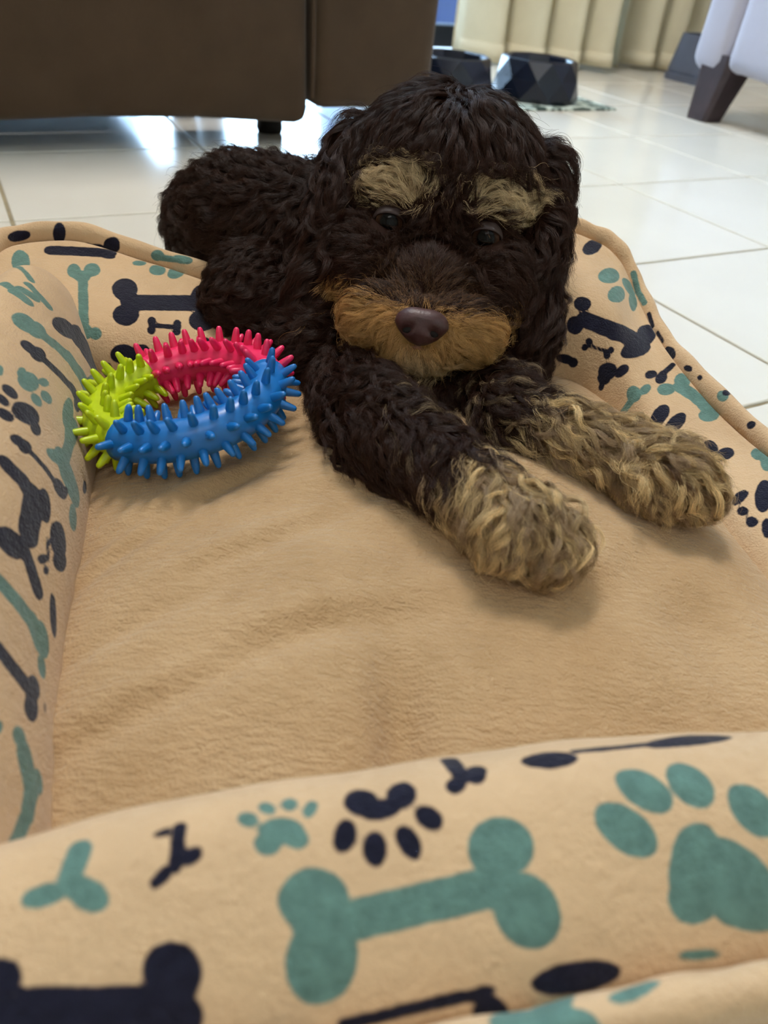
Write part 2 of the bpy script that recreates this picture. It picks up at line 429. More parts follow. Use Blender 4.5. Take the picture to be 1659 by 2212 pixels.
def plush(name, rgb, printed):
    t = NT(name); c = s2l(rgb)
    n1 = t.noise(26, 4, .6); n2 = t.noise(900, 2); n3 = t.noise(210, 3)
    base = t.ramp(n1, [(.25, tuple(x * .87 for x in c)), (.55, c), (.8, tuple(min(1, x * 1.06) for x in c))])
    if printed:
        for attr, rgb2, in (('teal', (94, 124, 114)), ('navy', (28, 28, 42))):
            a = t.n('ShaderNodeAttribute'); a.attribute_name = attr
            ad = t.n('ShaderNodeMath', operation='MULTIPLY_ADD'); t.l(n3, ad.inputs[0]); ad.inputs[1].default_value = .0012; t.l(a.outputs['Fac'], ad.inputs[2])
            mr = t.n('ShaderNodeMapRange'); mr.inputs['From Min'].default_value = .0002; mr.inputs['From Max'].default_value = .0010
            mr.inputs['To Min'].default_value = 1; mr.inputs['To Max'].default_value = 0; t.l(ad.outputs[0], mr.inputs[0])
            d = s2l(rgb2)
            ink = t.ramp(n3, [(.3, tuple(x * .85 for x in d)), (.7, tuple(x * 1.18 for x in d))])
            base = t.mix(mr.outputs[0], base, ink)
    t.set(Base_Color=base, Roughness=.95, Sheen_Weight=.22, Sheen_Roughness=.45)
    t.b.inputs['Specular IOR Level'].default_value = .1
    ad = t.n('ShaderNodeMath', operation='MULTIPLY_ADD'); t.l(n3, ad.inputs[0]); ad.inputs[1].default_value = 1.3; t.l(n2, ad.inputs[2])
    t.bump(ad.outputs[0], .6, .0010)
    return t.m
M['print'] = plush('printed_plush', TAN, True)
def cushion_mat():
    t = NT('cushion_plush'); c = s2l((190, 157, 117))
    tc = t.coords()
    mp = t.n('ShaderNodeMapping'); mp.inputs['Rotation'].default_value = (0, 0, -.35); mp.inputs['Scale'].default_value = (150, 420, 150); t.l(tc, mp.inputs[0])
    rows = t.noise(1.0, 2, .5, mp.outputs[0])
    n1 = t.noise(14, 5, .68); n2 = t.noise(800, 2)
    base = t.ramp(n1, [(.30, tuple(x * f for x, f in zip(c, (.76, .72, .66)))), (.58, c), (.8, tuple(min(1, x * 1.05) for x in c))])
    base = t.mix(.22, base, t.ramp(rows, [(.35, tuple(x * .86 for x in c)), (.65, tuple(min(1, x * 1.07) for x in c))]))
    t.set(Base_Color=base, Roughness=.95, Sheen_Weight=.25, Sheen_Roughness=.45)
    t.b.inputs['Specular IOR Level'].default_value = .1
    ad = t.n('ShaderNodeMath', operation='MULTIPLY_ADD'); t.l(rows, ad.inputs[0]); ad.inputs[1].default_value = 1.6; t.l(n2, ad.inputs[2])
    t.bump(ad.outputs[0], .75, .0012)
    return t.m
M['cushion'] = cushion_mat()
# the welt that runs round the outer top edge, in the bed's own frame
CORNER = [((-.085, .385, .108), (-.055, .300)), ((-.070, .410, .112), (-.045, .302)), ((-.03, .418, .112), (-.02, .300)), ((.02, .404, .102), (.02, .300)), ((.08, .392, .088), (.08, .303)),
    ((.16, .395, .080), (.16, .306)), ((.25, .405, .10), (.235, .308)), ((.315, .405, .127), (.280, .303)), ((.345, .392, .127), (.300, .290)), ((.360, .372, .119), (.310, .272)), ((.366, .342, .101), (.316, .25)),
    ((.366, .300, .088), (.318, .225)), ((.369, .25, .081), (.318, .19)), ((.373, .17, .079), (.318, .13)), ((.380, .05, .082), (.318, .03)), ((.380, -.05, .086), (.318, -.05)), ((.372, -.078, .093), (.315, -.075))]
RIM = dict(back=[c[0] for c in CORNER],
    front=[(.372, -.078, .093), (.28, -.086, .096), (.18, -.083, .099), (.06, -.083, .099), (-.05, -.086, .098), (-.085, -.075, .10)],
    left=[(-.085, -.075, .10), (-.094, 0, .108), (-.096, .12, .112), (-.096, .24, .108), (-.090, .31, .100), (-.085, .385, .108)])
def section(N, zr, nc, zc, b):
    return [(.030, .003), (.004 - b * .6, .008), (-b, .42 * zc), (nc * .22, .84 * zc), (nc, zc), (N - .006, zr - .003), (N + .013, .55 * zr), (N + .004, .006)]
def outward_quads(V, Q, ids):
    a, b, c, d = (V[Q[:, k]] - V.mean(0) for k in range(4))
    vol = (np.cross(a, b) * c).sum() + (np.cross(a, c) * d).sum()
    if vol < 0: return Q[:, ::-1].copy(), [list(ids[0]), list(ids[-1][::-1])]
    return Q, [list(ids[0][::-1]), list(ids[-1])]
def bolster(name, foot, rimkey, nc, zc, b, nu, nv, outward, parent, seed, trim=(0, 0)):
    """foot(u) -> inner foot line, the section is blown up between it and the welt"""
    u = np.linspace(0, 1, nu); R = cat(RIM[rimkey], u); R[:, 2] -= .007
    P = np.zeros((nu, nv, 3)); OD = np.zeros((nu, 2)); v = np.arange(nv) / nv; v = np.interp(v, [0, .06, .80, 1], [0, .10, .70, 1])
    f = foot(u)
    Ls = []
    for i in range(nu):
        fx, fy = f[i]; zr = R[i, 2]
        if outward is None: od = R[i, :2] - f[i]; od /= np.linalg.norm(od)
        else: od = np.array(outward, float)
        N = float((R[i, :2] - f[i]) @ od)
        z_c = zc(u[i], zr); n_c = nc * N
        S = cat(section(N, zr, n_c, z_c, b), v, True)
        e = 1.0
        for end, w in ((u[i], trim[0]), (1 - u[i], trim[1])):
            if w and end < w: e *= math.sqrt(max(0.0, 1 - (1 - end / w) ** 2)) * .97 + .03
        S = np.stack([N * .5 + (S[:, 0] - N * .5) * e, z_c * .45 + (S[:, 1] - z_c * .45) * e], -1)
        base = R[i, :2] - od * N                                                 # slide along with the welt
        P[i, :, 0] = base[0] + od[0] * S[:, 0]; P[i, :, 1] = base[1] + od[1] * S[:, 0]; OD[i] = od; P[i, :, 2] = S[:, 1]
    # puckers
    w = wnoise(P[..., 0] + P[..., 2], P[..., 1] - .6 * P[..., 2], seed, 6, 34, .62) * .0011
    up = np.clip((P[..., 2] - .03) / .04, 0, 1)
    P += (w * up)[..., None] * np.concatenate([-OD, np.full((nu, 1), 1.2)], 1)[:, None]
    P[..., 2] = np.maximum(P[..., 2], .001)
    Wd = B(P[..., 0], P[..., 1], P[..., 2])
    V = Wd.reshape(-1, 3); Q = []
    ids = np.arange(nu * nv).reshape(nu, nv)
    a = ids[:-1]; bq = ids[1:]
    Q = np.stack([a, np.roll(a, -1, 1), np.roll(bq, -1, 1), bq], -1).reshape(-1, 4)
    Q, caps = outward_quads(V, Q, ids)
    me = np_mesh(name, V, list(Q) + caps)
    o = link(name, me, M['print'], parent)
    # surface coordinates in metres for the print
    du = np.r_[0, np.cumsum(np.linalg.norm(np.diff(Wd, axis=0), axis=2).mean(1))]
    dv = np.r_[0, np.cumsum(np.linalg.norm(np.diff(Wd, axis=1), axis=2).mean(0))]
    UV = np.stack(np.broadcast_arrays(du[:, None], dv[None, :]), -1)
    return dict(o=o, me=me, V=V, Q=Q, UV=UV.reshape(-1, 2), nu=nu, nv=nv, Lu=du[-1], Lv=dv[-1])
bed = empty('dog_bed', B(.15, .15, 0), BA); tag(bed, 'tan plush dog bed printed with navy and teal bones and paws', 'dog bed')
bol = {}
bol['left'] = bolster('bolster', lambda u: np.stack([-.020 + .004 * np.sin(u * 3.1) + .014 * np.exp(-((u - .12) / .17) ** 2), 0 * u], -1), 'left', .45, lambda u, zr: .122 + .004 * math.sin(u * 3.14) - .004 * max(0., u - .55) / .45, .008, 440, 200, (-1, 0), bed, 11, (.05, .22))
bol['back'] = bolster('bolster', lambda u: cat([c[1] for c in CORNER], u), 'back', .73, lambda u, zr: zr - .0035, .0035, 760, 180, None, bed, 12, (.02, .03))
bol['front'] = bolster('bolster', lambda u: np.stack([0 * u, -.0105 + .007 * np.exp(-((u - .5) / .22) ** 2) - .006 * smooth01((u - .6) / .25)], -1), 'front', .40, lambda u, zr: .109 + .003 * math.sin(u * 5) - .002 * float(smooth01((u - .6) / .25)), .006, 460, 210, (0, -1), bed, 14, (.06, .10))
for k, t_ in (('left', 'fat bolster on the side of the chew ring'), ('back', 'low bolster running behind the puppy and beside its outstretched paws'), ('front', 'bolster nearest the camera with the big teal bone')):
    bol[k]['o']['label'] = t_
# welt
def welt(key, rad=.0074, nu=640, nv=28):
    u = np.linspace(0, 1, nu); C = cat(RIM[key], u); C[:, 2] -= .007; C = B(C[:, 0], C[:, 1], C[:, 2])
    t = np.gradient(C, axis=0); t /= np.linalg.norm(t, axis=1)[:, None]
    s = np.cross(t, [0, 0, 1.]); s /= np.linalg.norm(s, axis=1)[:, None]; n = np.cross(s, t)
    a = np.arange(nv) / nv * 2 * math.pi
    r = rad * (1 + .06 * np.sin(u * 61) + .05 * np.sin(u * 147 + 1))[:, None, None]
    P = C[:, None] + r * (np.cos(a)[None, :, None] * s[:, None] * .82 + np.sin(a)[None, :, None] * n[:, None] * 1.12)
    ids = np.arange(nu * nv).reshape(nu, nv); A_, B_ = ids[:-1], ids[1:]
    Q = np.stack([A_, np.roll(A_, -1, 1), np.roll(B_, -1, 1), B_], -1).reshape(-1, 4)
    V = P.reshape(-1, 3); Q, caps = outward_quads(V, Q, ids); me = np_mesh('welt', V, list(Q) + caps)
    o = link('welt', me, M['print'], bol[key]['o'])
    du = np.r_[0, np.cumsum(np.linalg.norm(np.diff(C, axis=0), axis=1))]
    UV = np.stack(np.broadcast_arrays(du[:, None], (a * rad)[None, :]), -1).reshape(-1, 2)
    return dict(o=o, me=me, V=V, Q=Q, UV=UV, nu=nu, nv=nv, Lu=du[-1], Lv=2 * math.pi * rad)
for k in list(bol): bol['welt_' + k] = welt(k)

# cushion
def cush_h(x, y):
    ex = np.clip(1 - np.abs((x - .162) / .185) ** 3.2, 0, 1); ey = np.clip(1 - np.abs((y - .152) / .195) ** 3.2, 0, 1)
    z = .030 + .040 * (ex * ey) ** .55
    z = z + .006 * np.exp(-((x - .22) / .09) ** 2 - ((y - .21) / .10) ** 2)
    z = z - .012 * np.exp(-((x - .118 - .1 * y) / .011) ** 2) * np.exp(-((y - .01) / .05) ** 2)          # tuck by the front bolster
    z = z - .005 * np.exp(-((x - .26) / .02) ** 2) * np.exp(-((y - .05) / .035) ** 2)
    z = z - .004 * np.exp(-((x - .09 - .25 * (y - .18)) / .016) ** 2) * np.exp(-((y - .24) / .05) ** 2)
    z = z + .0027 * wnoise(x, y, 3, 6, 22, .68) * (ex * ey) ** .3
    for (x0, y0, th, ln, wd, am) in ((.05, .17, .5, .05, .006, .0028), (.07, .12, .45, .07, .007, .003), (.03, .09, .4, .05, .006, .0025), (.17, .10, -.5, .06, .012, .003), (.06, .225, .25, .05, .006, .003), (.21, .13, -.9, .05, .012, .0025), (.02, .14, .7, .05, .005, .0028), (.04, .05, .35, .06, .007, .003), (.14, .16, .15, .06, .010, .0022), (.25, .09, .6, .05, .010, .0026), (.09, .07, .1, .07, .008, .0024), (.02, .25, -.3, .04, .006, .003)):
        a = (x - x0) * math.cos(th) + (y - y0) * math.sin(th); b = -(x - x0) * math.sin(th) + (y - y0) * math.cos(th)
        z = z - am * np.exp(-(b / wd) ** 2 - (a / ln) ** 2) + .6 * am * np.exp(-((b - 1.6 * wd) / wd) ** 2 - (a / ln) ** 2)
    return z
nx, ny = 230, 230
gx, gy = np.meshgrid(np.linspace(-.026, .350, nx), np.linspace(-.045, .348, ny), indexing='ij')
gz = cush_h(gx, gy)
ids = np.arange(nx * ny).reshape(nx, ny)
Vt = B(gx, gy, gz).reshape(-1, 3)
edge = np.r_[ids[:, 0], ids[-1, 1:], ids[-2::-1, -1], ids[0, -2:0:-1]]
Vb = Vt[edge].copy(); Vb[:, 2] = .004
Q = [tuple(q) for q in np.stack([ids[:-1, :-1], ids[1:, :-1], ids[1:, 1:], ids[:-1, 1:]], -1).reshape(-1, 4)]
n0 = nx * ny; ne = len(edge)
Q += [(edge[k], n0 + k, n0 + (k + 1) % ne, edge[(k + 1) % ne]) for k in range(ne)]
Q.append(tuple(n0 + k for k in range(ne))[::-1])
cushion = link('cushion', np_mesh('cushion', np.r_[Vt, Vb], Q), M['cushion'], bed)
cushion['label'] = 'plain tan plush cushion'
def surf_z(wx, wy):
    dx, dy = wx - BO[0], wy - BO[1]
    return cush_h(np.asarray(dx * BEX[0] + dy * BEX[1]), np.asarray(dx * BEY[0] + dy * BEY[1]))
bm = bmesh.new(); box(bm, -.085, .378, -.07, .385, .0005, .02, lambda c: Vector(B(c.x, c.y, c.z)), 0)
bm_link('base_panel', bm, M['cushion'], bed, smooth=False)

# print: motifs traced in photo pixels, carried onto the cloth by a ray and kept in the cloth's own coordinates
E_, C_ = 'e', 'c'
N_, G_ = 'navy', 'teal'
def el(c, x, y, rx, ry=None, a=0): return (E_, c, x, y, rx, ry if ry else rx, a)
def cp(c, w, *pts): return [(C_, c, *pts[i], *pts[i + 1], w) for i in range(len(pts) - 1)]
MOT = dict(left=[el(G_, 12, 580, 34, 20, 35), *cp(G_, 5, (36, 576), (68, 606)), *cp(G_, 7, (8, 612), (58, 650)), *cp(G_, 6, (48, 626), (74, 642)), *cp(G_, 5, (62, 615), (104, 660)),
    el(G_, 55, 697, 32, 17, 35), el(G_, 80, 712, 24, 16, 40), *cp(G_, 8, (90, 722), (125, 750), (154, 779), (180, 819), (192, 850)), el(G_, 196, 838, 10, 28),
    el(N_, 140, 708, 30, 15, 45), el(N_, 163, 716, 16, 13, 60), *cp(N_, 11, (160, 725), (182, 748), (201, 785)),
    el(N_, 62, 750, 22, 10, 40), el(N_, 82, 765, 20, 14, 40), *cp(N_, 6, (90, 772), (131, 811), (158, 842), (170, 872)), el(N_, 167, 868, 8, 22),
    el(G_, 62, 824, 25, 20, 40), el(G_, 47, 805, 10, 12), el(G_, 95, 826, 12, 9, 30), el(G_, 101, 858, 9, 17, -35), el(G_, 79, 864, 9, 17, -35), el(G_, 0, 800, 8, 12),
    el(N_, 22, 846, 22, 10, 42), el(N_, 6, 864, 18, 9, 42), el(N_, 12, 896, 22, 11, 35), el(N_, 58, 893, 34, 20, 38), el(N_, 77, 925, 10, 18, -25),
    el(N_, 38, 951, 18, 11, 35), el(N_, 54, 965, 17, 13, 50), *cp(N_, 4.5, (66, 977), (95, 1008), (120, 1043)), el(N_, 130, 1056, 11, 26, -25), el(N_, 141, 1062, 6, 12),
    el(G_, 147, 892, 12, 34, 5), el(G_, 154, 935, 15, 34, 5), *cp(G_, 12, (152, 950), (138, 1000), (158, 1055)), el(G_, 118, 985, 22, 11, 45),
    *cp(N_, 13, (14, 1003), (50, 1040), (66, 1070)), *cp(N_, 24, (74, 1075), (62, 1150)), el(N_, 97, 1092, 13, 38, -6), el(N_, 22, 1172, 42, 24, 52), *cp(N_, 11, (50, 1180), (68, 1230), (82, 1275)),
    el(N_, 128, 1168, 17, 44, -8), el(N_, 131, 1210, 14, 26, -4), el(N_, 92, 1207, 11, 11), el(N_, 100, 1232, 6, 11), *cp(N_, 2, (104, 1210), (103, 1165)),
    *cp(G_, 13, (-5, 1253), (36, 1298), (72, 1348), (84, 1385)), el(G_, 92, 1382, 13, 42, -8), el(G_, 90, 1440, 8, 28, -8), el(N_, 115, 1329, 7, 50, -3), el(G_, 158, 1117, 8, 30, -3), el(N_, 183, 1053, 4, 15),
    *cp(N_, 13, (-5, 1400), (30, 1445), (60, 1483)), el(N_, 74, 1485, 12, 28, -10), el(N_, 68, 1528, 15, 32, -6), el(N_, 97, 1530, 3, 14),
    el(G_, 43, 1594, 13, 28, -15), *cp(G_, 15, (54, 1632), (68, 1700), (60, 1755), (38, 1810), (14, 1860)), el(G_, 82, 1688, 10, 30, -10), el(G_, -2, 1570, 8, 16)],
  back=[el(G_, 160, 585, 15, 16), el(G_, 199, 583, 18, 15), el(G_, 178, 597, 18, 14), *cp(G_, 11, (179, 600), (181, 715)), el(G_, 182, 716, 18, 18), el(G_, 206, 720, 14, 14),
    el(G_, 301, 568, 15, 6), el(G_, 340, 583, 18, 12), el(G_, 382, 587, 17, 12, 15), el(G_, 421, 581, 18, 8, 10),
    el(N_, 270, 624, 28, 24), el(N_, 272, 679, 29, 23), *cp(N_, 17, (290, 653), (430, 655)), el(N_, 436, 643, 25, 26), el(N_, 438, 691, 30, 23),
    el(N_, 328, 693, 9.5), el(N_, 327, 713, 9.5), *cp(N_, 5, (328, 703), (385, 707)), el(N_, 383, 699, 9), el(N_, 382, 716, 9),
    el(N_, 266, 765, 28, 22), el(N_, 305, 760, 20, 17), el(N_, 284, 785, 24, 20), el(N_, 405, 745, 15), el(N_, 444, 742, 14), el(N_, 97, 615, 20, 21), el(N_, 108, 633, 10, 16), el(N_, 233, 800, 11, 16), el(G_, 45, 565, 20, 22), el(N_, 232, 553, 18, 6, 8), *cp(N_, 10, (112, 541), (236, 546)),
    el(N_, 1279, 534, 24, 15, -35), *cp(N_, 9, (1246, 496), (1300, 524)), el(G_, 1317, 595, 24, 18, -10), el(G_, 1334, 635, 23, 18, -40), *cp(G_, 12, (1352, 560), (1358, 620)), el(G_, 1366, 653, 10, 21),
    el(N_, 1258, 656, 19, 16), el(N_, 1242, 703, 19, 20), *cp(N_, 18, (1262, 690), (1372, 732)), el(N_, 1394, 724, 20, 22), el(N_, 1376, 752, 31, 19, -15),
    el(N_, 1272, 738, 8), el(N_, 1263, 751, 7), *cp(N_, 4, (1270, 746), (1316, 761)), el(N_, 1320, 756, 7), el(N_, 1311, 768, 8), el(N_, 1222, 776, 22, 10, 15), el(N_, 1238, 783, 11),
    el(N_, 1312, 802, 21, 19, -20), el(N_, 1343, 801, 19, 11, -38), el(N_, 1304, 818, 14, 13), *cp(N_, 6, (1302, 825), (1298, 838)),
    el(N_, 1406, 809, 14, 9, -15), el(N_, 1428, 817, 14, 11, -30), *cp(N_, 6, (1430, 808), (1453, 788)),
    el(G_, 1369, 851, 16, 18), el(G_, 1394, 841, 15, 9, -38), *cp(G_, 7, (1365, 865), (1345, 892)),
    el(G_, 1439, 841, 20, 13, -5), el(G_, 1474, 822, 18, 16), *cp(G_, 13, (1470, 838), (1555, 890)), el(G_, 1532, 896, 24, 15, -15), el(G_, 1560, 893, 22, 15, 20),
    el(N_, 1425, 898, 31, 16, -55), el(N_, 1458, 915, 32, 15, -45), el(N_, 1381, 907, 12, 18, 15), el(N_, 1460, 954, 23, 14, -40),
    el(N_, 1534, 970, 17, 20, -25), el(N_, 1567, 980, 20, 13, -15), el(N_, 1548, 988, 20, 10), el(N_, 1495, 983, 11, 9), el(N_, 1599, 924, 15, 10, -10), el(N_, 1616, 932, 18, 11, 15),
    el(G_, 1641, 980, 20, 14), el(G_, 1655, 1002, 12, 16), el(N_, 1650, 1070, 20, 36, 8), el(N_, 1598, 1074, 23, 11, -38), el(N_, 1604, 1104, 13, 10), el(N_, 1624, 1127, 14, 12), el(N_, 1657, 1140, 12, 22)],
  front=[*cp(G_, 26, (172, 1838), (150, 1900)), el(G_, 95, 1935, 55, 25, -18), el(G_, 190, 1932, 50, 36, 30),
    *cp(N_, 16, (388, 1790), (378, 1870)), el(N_, 352, 1799, 22, 8, -20), el(N_, 412, 1850, 30, 18, -35), el(N_, 350, 1893, 38, 15, -48),
    el(G_, 608, 1795, 50, 30), el(G_, 578, 1823, 30, 25), el(G_, 642, 1812, 26, 24), el(G_, 536, 1770, 23, 16, 10), el(G_, 577, 1746, 19, 14, 20), el(G_, 626, 1737, 18, 14, -10), el(G_, 670, 1748, 22, 14, -55),
    el(N_, 780, 1732, 38, 30), el(N_, 868, 1716, 34, 30, -40), el(N_, 822, 1748, 46, 24, -8), el(N_, 745, 1805, 25, 38, 15), el(N_, 810, 1833, 26, 40), el(N_, 883, 1820, 24, 42, -28), el(N_, 927, 1767, 24, 34, -55),
    *cp(N_, 17, (970, 1642), (1000, 1680)), el(N_, 1028, 1672, 25, 20, -15), el(N_, 985, 1696, 24, 18, -20),
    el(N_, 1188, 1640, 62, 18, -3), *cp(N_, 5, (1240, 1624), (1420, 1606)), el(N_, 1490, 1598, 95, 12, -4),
    el(G_, 678, 1945, 77, 72), el(G_, 695, 2072, 78, 100, 12), *cp(G_, 46, (735, 1995), (1065, 1915)), el(G_, 1082, 1830, 72, 68), el(G_, 1138, 1965, 70, 88, -28),
    el(G_, 1352, 1792, 80, 46, 38), el(G_, 1392, 1706, 70, 38, 32), el(G_, 1492, 1694, 62, 38, 42), el(G_, 1628, 1750, 70, 42, 48),
    el(G_, 1505, 1850, 55, 75, 5), el(G_, 1575, 1900, 120, 80, 38), el(G_, 1498, 1940, 56, 58), el(G_, 1502, 1890, 58, 95), el(G_, 1620, 1960, 90, 52, 10),
    el(N_, 372, 2100, 66, 68), el(N_, 365, 2195, 75, 60), *cp(N_, 48, (60, 2178), (330, 2175)), el(N_, 5, 2112, 45, 45), el(N_, 0, 2190, 60, 50),
    *cp(N_, 15, (740, 2215), (900, 2176), (1060, 2142)), el(N_, 1060, 2185, 40, 34), el(N_, 1245, 2112, 100, 36, -10), el(G_, 1512, 2062, 46, 12, -5)],
  welt_back=[el(N_, 40, 510, 26, 12, -10), el(N_, 128, 505, 14, 22), *cp(N_, 7, (104, 533), (240, 539)), el(N_, 241, 531, 18, 18), el(G_, 340, 552, 14, 12), el(G_, 395, 560, 22, 10, 10), *cp(G_, 7, (340, 556), (395, 562)), el(N_, 1345, 517, 11, 6, 35), *cp(G_, 7, (1368, 590), (1378, 630), (1392, 655)), *cp(N_, 5, (1401, 678), (1410, 705)), *cp(N_, 4, (1420, 718), (1432, 738)), el(N_, 1447, 762, 11, 15, -30), el(N_, 1486, 796, 10, 7, 30), el(N_, 1512, 816, 6), el(G_, 1561, 855, 13, 12), el(N_, 1570, 848, 9, 6, 30), *cp(N_, 8, (1622, 918), (1636, 904))],
  welt_front=[el(N_, 1245, 2112, 100, 30, -10), *cp(N_, 12, (900, 2176), (1060, 2142)), el(N_, 1640, 2072, 50, 14, -8), el(G_, 1370, 2142, 60, 14, -20)], welt_left=[])
def rand_motif(c0, r):
    """a bone or a paw in cloth metres, for the sides the photograph does not show"""
    th = r.uniform(0, 2 * math.pi); c, s = math.cos(th), math.sin(th); k = r.uniform(.5, 1.1)
    R_ = lambda x, y: (c0[0] + k * (x * c - y * s), c0[1] + k * (x * s + y * c))
    if r.random() < .5:
        out = [('cap', R_(-.02, 0), R_(.02, 0), .007 * k)]
        out += [('cir', R_(sx * .024, sy * .009), .0105 * k) for sx in (-1, 1) for sy in (-1, 1)]
    else:
        out = [('cir', R_(0, -.004), .013 * k), ('cir', R_(-.008, -.010), .009 * k), ('cir', R_(.008, -.010), .009 * k)]
        out += [('cir', R_(x, y), .0062 * k) for x, y in ((-.02, .006), (-.008, .018), (.008, .018), (.02, .006))]
    return out
for key, S in bol.items():
    V, Q, UV, nu, nv = S['V'], S['Q'], S['UV'], S['nu'], S['nv']
    bvh = BVHTree.FromPolygons([Vector(v) for v in V], [tuple(int(i) for i in q) for q in Q])
    def hit(px, py):
        d = ray(px, py); loc, nrm, fi, dist = bvh.ray_cast(Vector(CAM), Vector(d).normalized())
        return None if loc is None else (np.array(loc), dist, np.array(nrm))
    sd = {N_: np.full(len(V), .05), G_: np.full(len(V), .05)}
    VN = np.array([v.normal[:] for v in S['me'].vertices])
    def add(c, cen, nrm, reach, f):
        near = np.nonzero((np.linalg.norm(V - cen, axis=1) < reach + .012)& (np.abs(VN @ nrm) > .1))[0]
        if len(near): sd[c][near] = np.minimum(sd[c][near], f(V[near]))
    def jac(px, py):
        h0 = hit(px, py)
        if h0 is None: return None
        J = np.zeros((3, 2))
        for k, (dx, dy) in enumerate(((3, 0), (0, 3))):
            for sg in (1, -1):
                h1 = hit(px + sg * dx, py + sg * dy)
                if h1 is not None and abs(h1[1] - h0[1]) < .015: J[:, k] = sg * (h1[0] - h0[0]) / 3; break
        if key == 'back':
            U_, s_, V_ = np.linalg.svd(J, full_matrices=False); J = U_ @ np.diag(np.minimum(s_, 1.9 * h0[1] / F)) @ V_
        n = np.array(h0[2]); n *= np.sign(n @ (CAM - h0[0])) or 1
        return h0[0], J, n
    for m in MOT.get(key, []):
        if m[0] == E_:
            hj = jac(m[2], m[3])
            if hj is None: continue
            cn, J, nr_ = hj; a = math.radians(m[6])
            A = np.stack([J @ (np.array([math.cos(a), math.sin(a)]) * m[4]), J @ (np.array([-math.sin(a), math.cos(a)]) * m[5])], 1)
            if np.linalg.matrix_rank(A, 1e-7) < 2: continue
            Ai = np.linalg.pinv(A); rm = math.sqrt(np.linalg.norm(A[:, 0]) * np.linalg.norm(A[:, 1])); big = max(np.linalg.norm(A[:, 0]), np.linalg.norm(A[:, 1]))
            def f(P, cn=cn, Ai=Ai, rm=rm):
                q = (P - cn) @ Ai.T; l = np.linalg.norm(q, axis=1); g = np.linalg.norm(q @ Ai, axis=1) / np.maximum(l, 1e-6)
                return np.where(l > .3, (l - 1) / np.maximum(g, 1e-6), -rm * .6)
            add(m[1], cn, nr_, big, f)
        else:
            ln = math.hypot(m[4] - m[2], m[5] - m[3]); ns = max(1, int(ln / 22))
            dpx = np.array([m[4] - m[2], m[5] - m[3]], float) / max(ln, 1e-6); nr = np.array([-dpx[1], dpx[0]])
            hs = [jac(m[2] + (m[4] - m[2]) * k / ns, m[3] + (m[5] - m[3]) * k / ns) for k in range(ns + 1)]
            for h1, h2 in zip(hs, hs[1:]):
                if h1 is None and h2 is None: continue
                h1 = h1 or h2; h2 = h2 or h1
                p0 = h1[0]; d = h2[0] - p0; L = np.linalg.norm(d)
                if L > .03: continue
                t = d / L if L > 1e-7 else np.zeros(3); wv = (h1[1] + h2[1]) / 2 @ nr; wv = wv - t * (wv @ t)
                w = max(np.linalg.norm(wv) * m[6], .0013)
                def f(P, p0=p0, t=t, L=L, w=w):
                    q = P - p0; u_ = np.clip(q @ t, 0, L); return np.linalg.norm(q - u_[:, None] * t, axis=1) - w
                add(m[1], (h1[0] + h2[0]) / 2, h1[2], L + w, f)
    Lv = S['Lv'] + (0 if key.startswith('welt') else float(np.linalg.norm(V.reshape(nu, nv, 3)[:, -1] - V.reshape(nu, nv, 3)[:, 0], axis=1).mean()))
    def addu(c, f):
        for off in (-Lv, 0, Lv): np.minimum(sd[c], f(UV + np.array([0, off])), out=sd[c])
    # unseen cloth
    px, py, dz = proj(V); r = random.Random(len(key))
    inside = (px > -25) & (px < W + 25) & (py > -25) & (py < H + 25)
    nb = np.array([v.normal[:] for v in S['me'].vertices])
    facing = ((CAM - V) * nb).sum(1) > 0
    vis = inside & facing
    small = key.startswith('welt'); placed = []
    for _ in range(500 if not small else 60):
        k = r.randrange(len(V)); c0 = UV[k]
        near = np.linalg.norm(UV - c0, axis=1) < (.036 if not small else .016)
        if vis[near].any() or any(np.linalg.norm(c0 - q) < (.06 if not small else .03) for q in placed): continue
        placed.append(c0); c = r.choice((N_, G_))
        for pm in rand_motif(c0, r):
            if pm[0] == 'cir': addu(c, lambda uv, p=np.array(pm[1]), w=pm[2]: np.linalg.norm(uv - p, axis=1) - w)
            else:
                a, b = np.array(pm[1]), np.array(pm[2]); d = b - a; L = np.linalg.norm(d); t = d / L
                addu(c, lambda uv, a=a, t=t, L=L, w=pm[3]: np.linalg.norm(uv - a - np.clip((uv - a) @ t, 0, L)[:, None] * t, axis=1) - w)
    for c in (N_, G_):
        at = S['me'].attributes.new(c, 'FLOAT', 'POINT'); at.data.foreach_set('value', sd[c].astype(np.float32))
# ---------------------------------------------------------------- spiked chew ring
def rubber(name, rgb):
    t = NT(name); c = s2l(rgb); n = t.noise(120, 3)
    t.set(Base_Color=t.ramp(n, [(.3, tuple(x * .92 for x in c)), (.7, tuple(min(1, x * 1.05) for x in c))]), Roughness=.33)
    t.b.inputs['Subsurface Weight'].default_value = 0.0
    t.b.inputs['Specular IOR Level'].default_value = .5; return t.m
RC = np.array([-.1135, .3390, 0.])
RR, RT = .0425, .0108
ring = empty('chew_ring', RC + np.array([0, 0, .07])); tag(ring, 'spiked rubber chew ring in pink, blue and lime sections', 'dog toy')
zc_ = .0815
e1 = np.array([1., 0, .20]); e1 /= np.linalg.norm(e1); e3 = np.cross(e1, np.array([0, 1., .05])); e3 /= np.linalg.norm(e3); e2 = np.cross(e3, e1)
RC3 = np.array([RC[0], RC[1], zc_])
def ring_frame(a):
    rad = math.cos(a) * e1 + math.sin(a) * e2
    k = RR * (1 + .05 * math.cos(2 * (a - .3)))
    return RC3 + rad * k, rad, np.cross(e3, rad)
bm = bmesh.new(); prof = [(.0026, -.001), (.0023, .003), (.0019, .0062), (.00155, .0080), (.0008, .0090)]
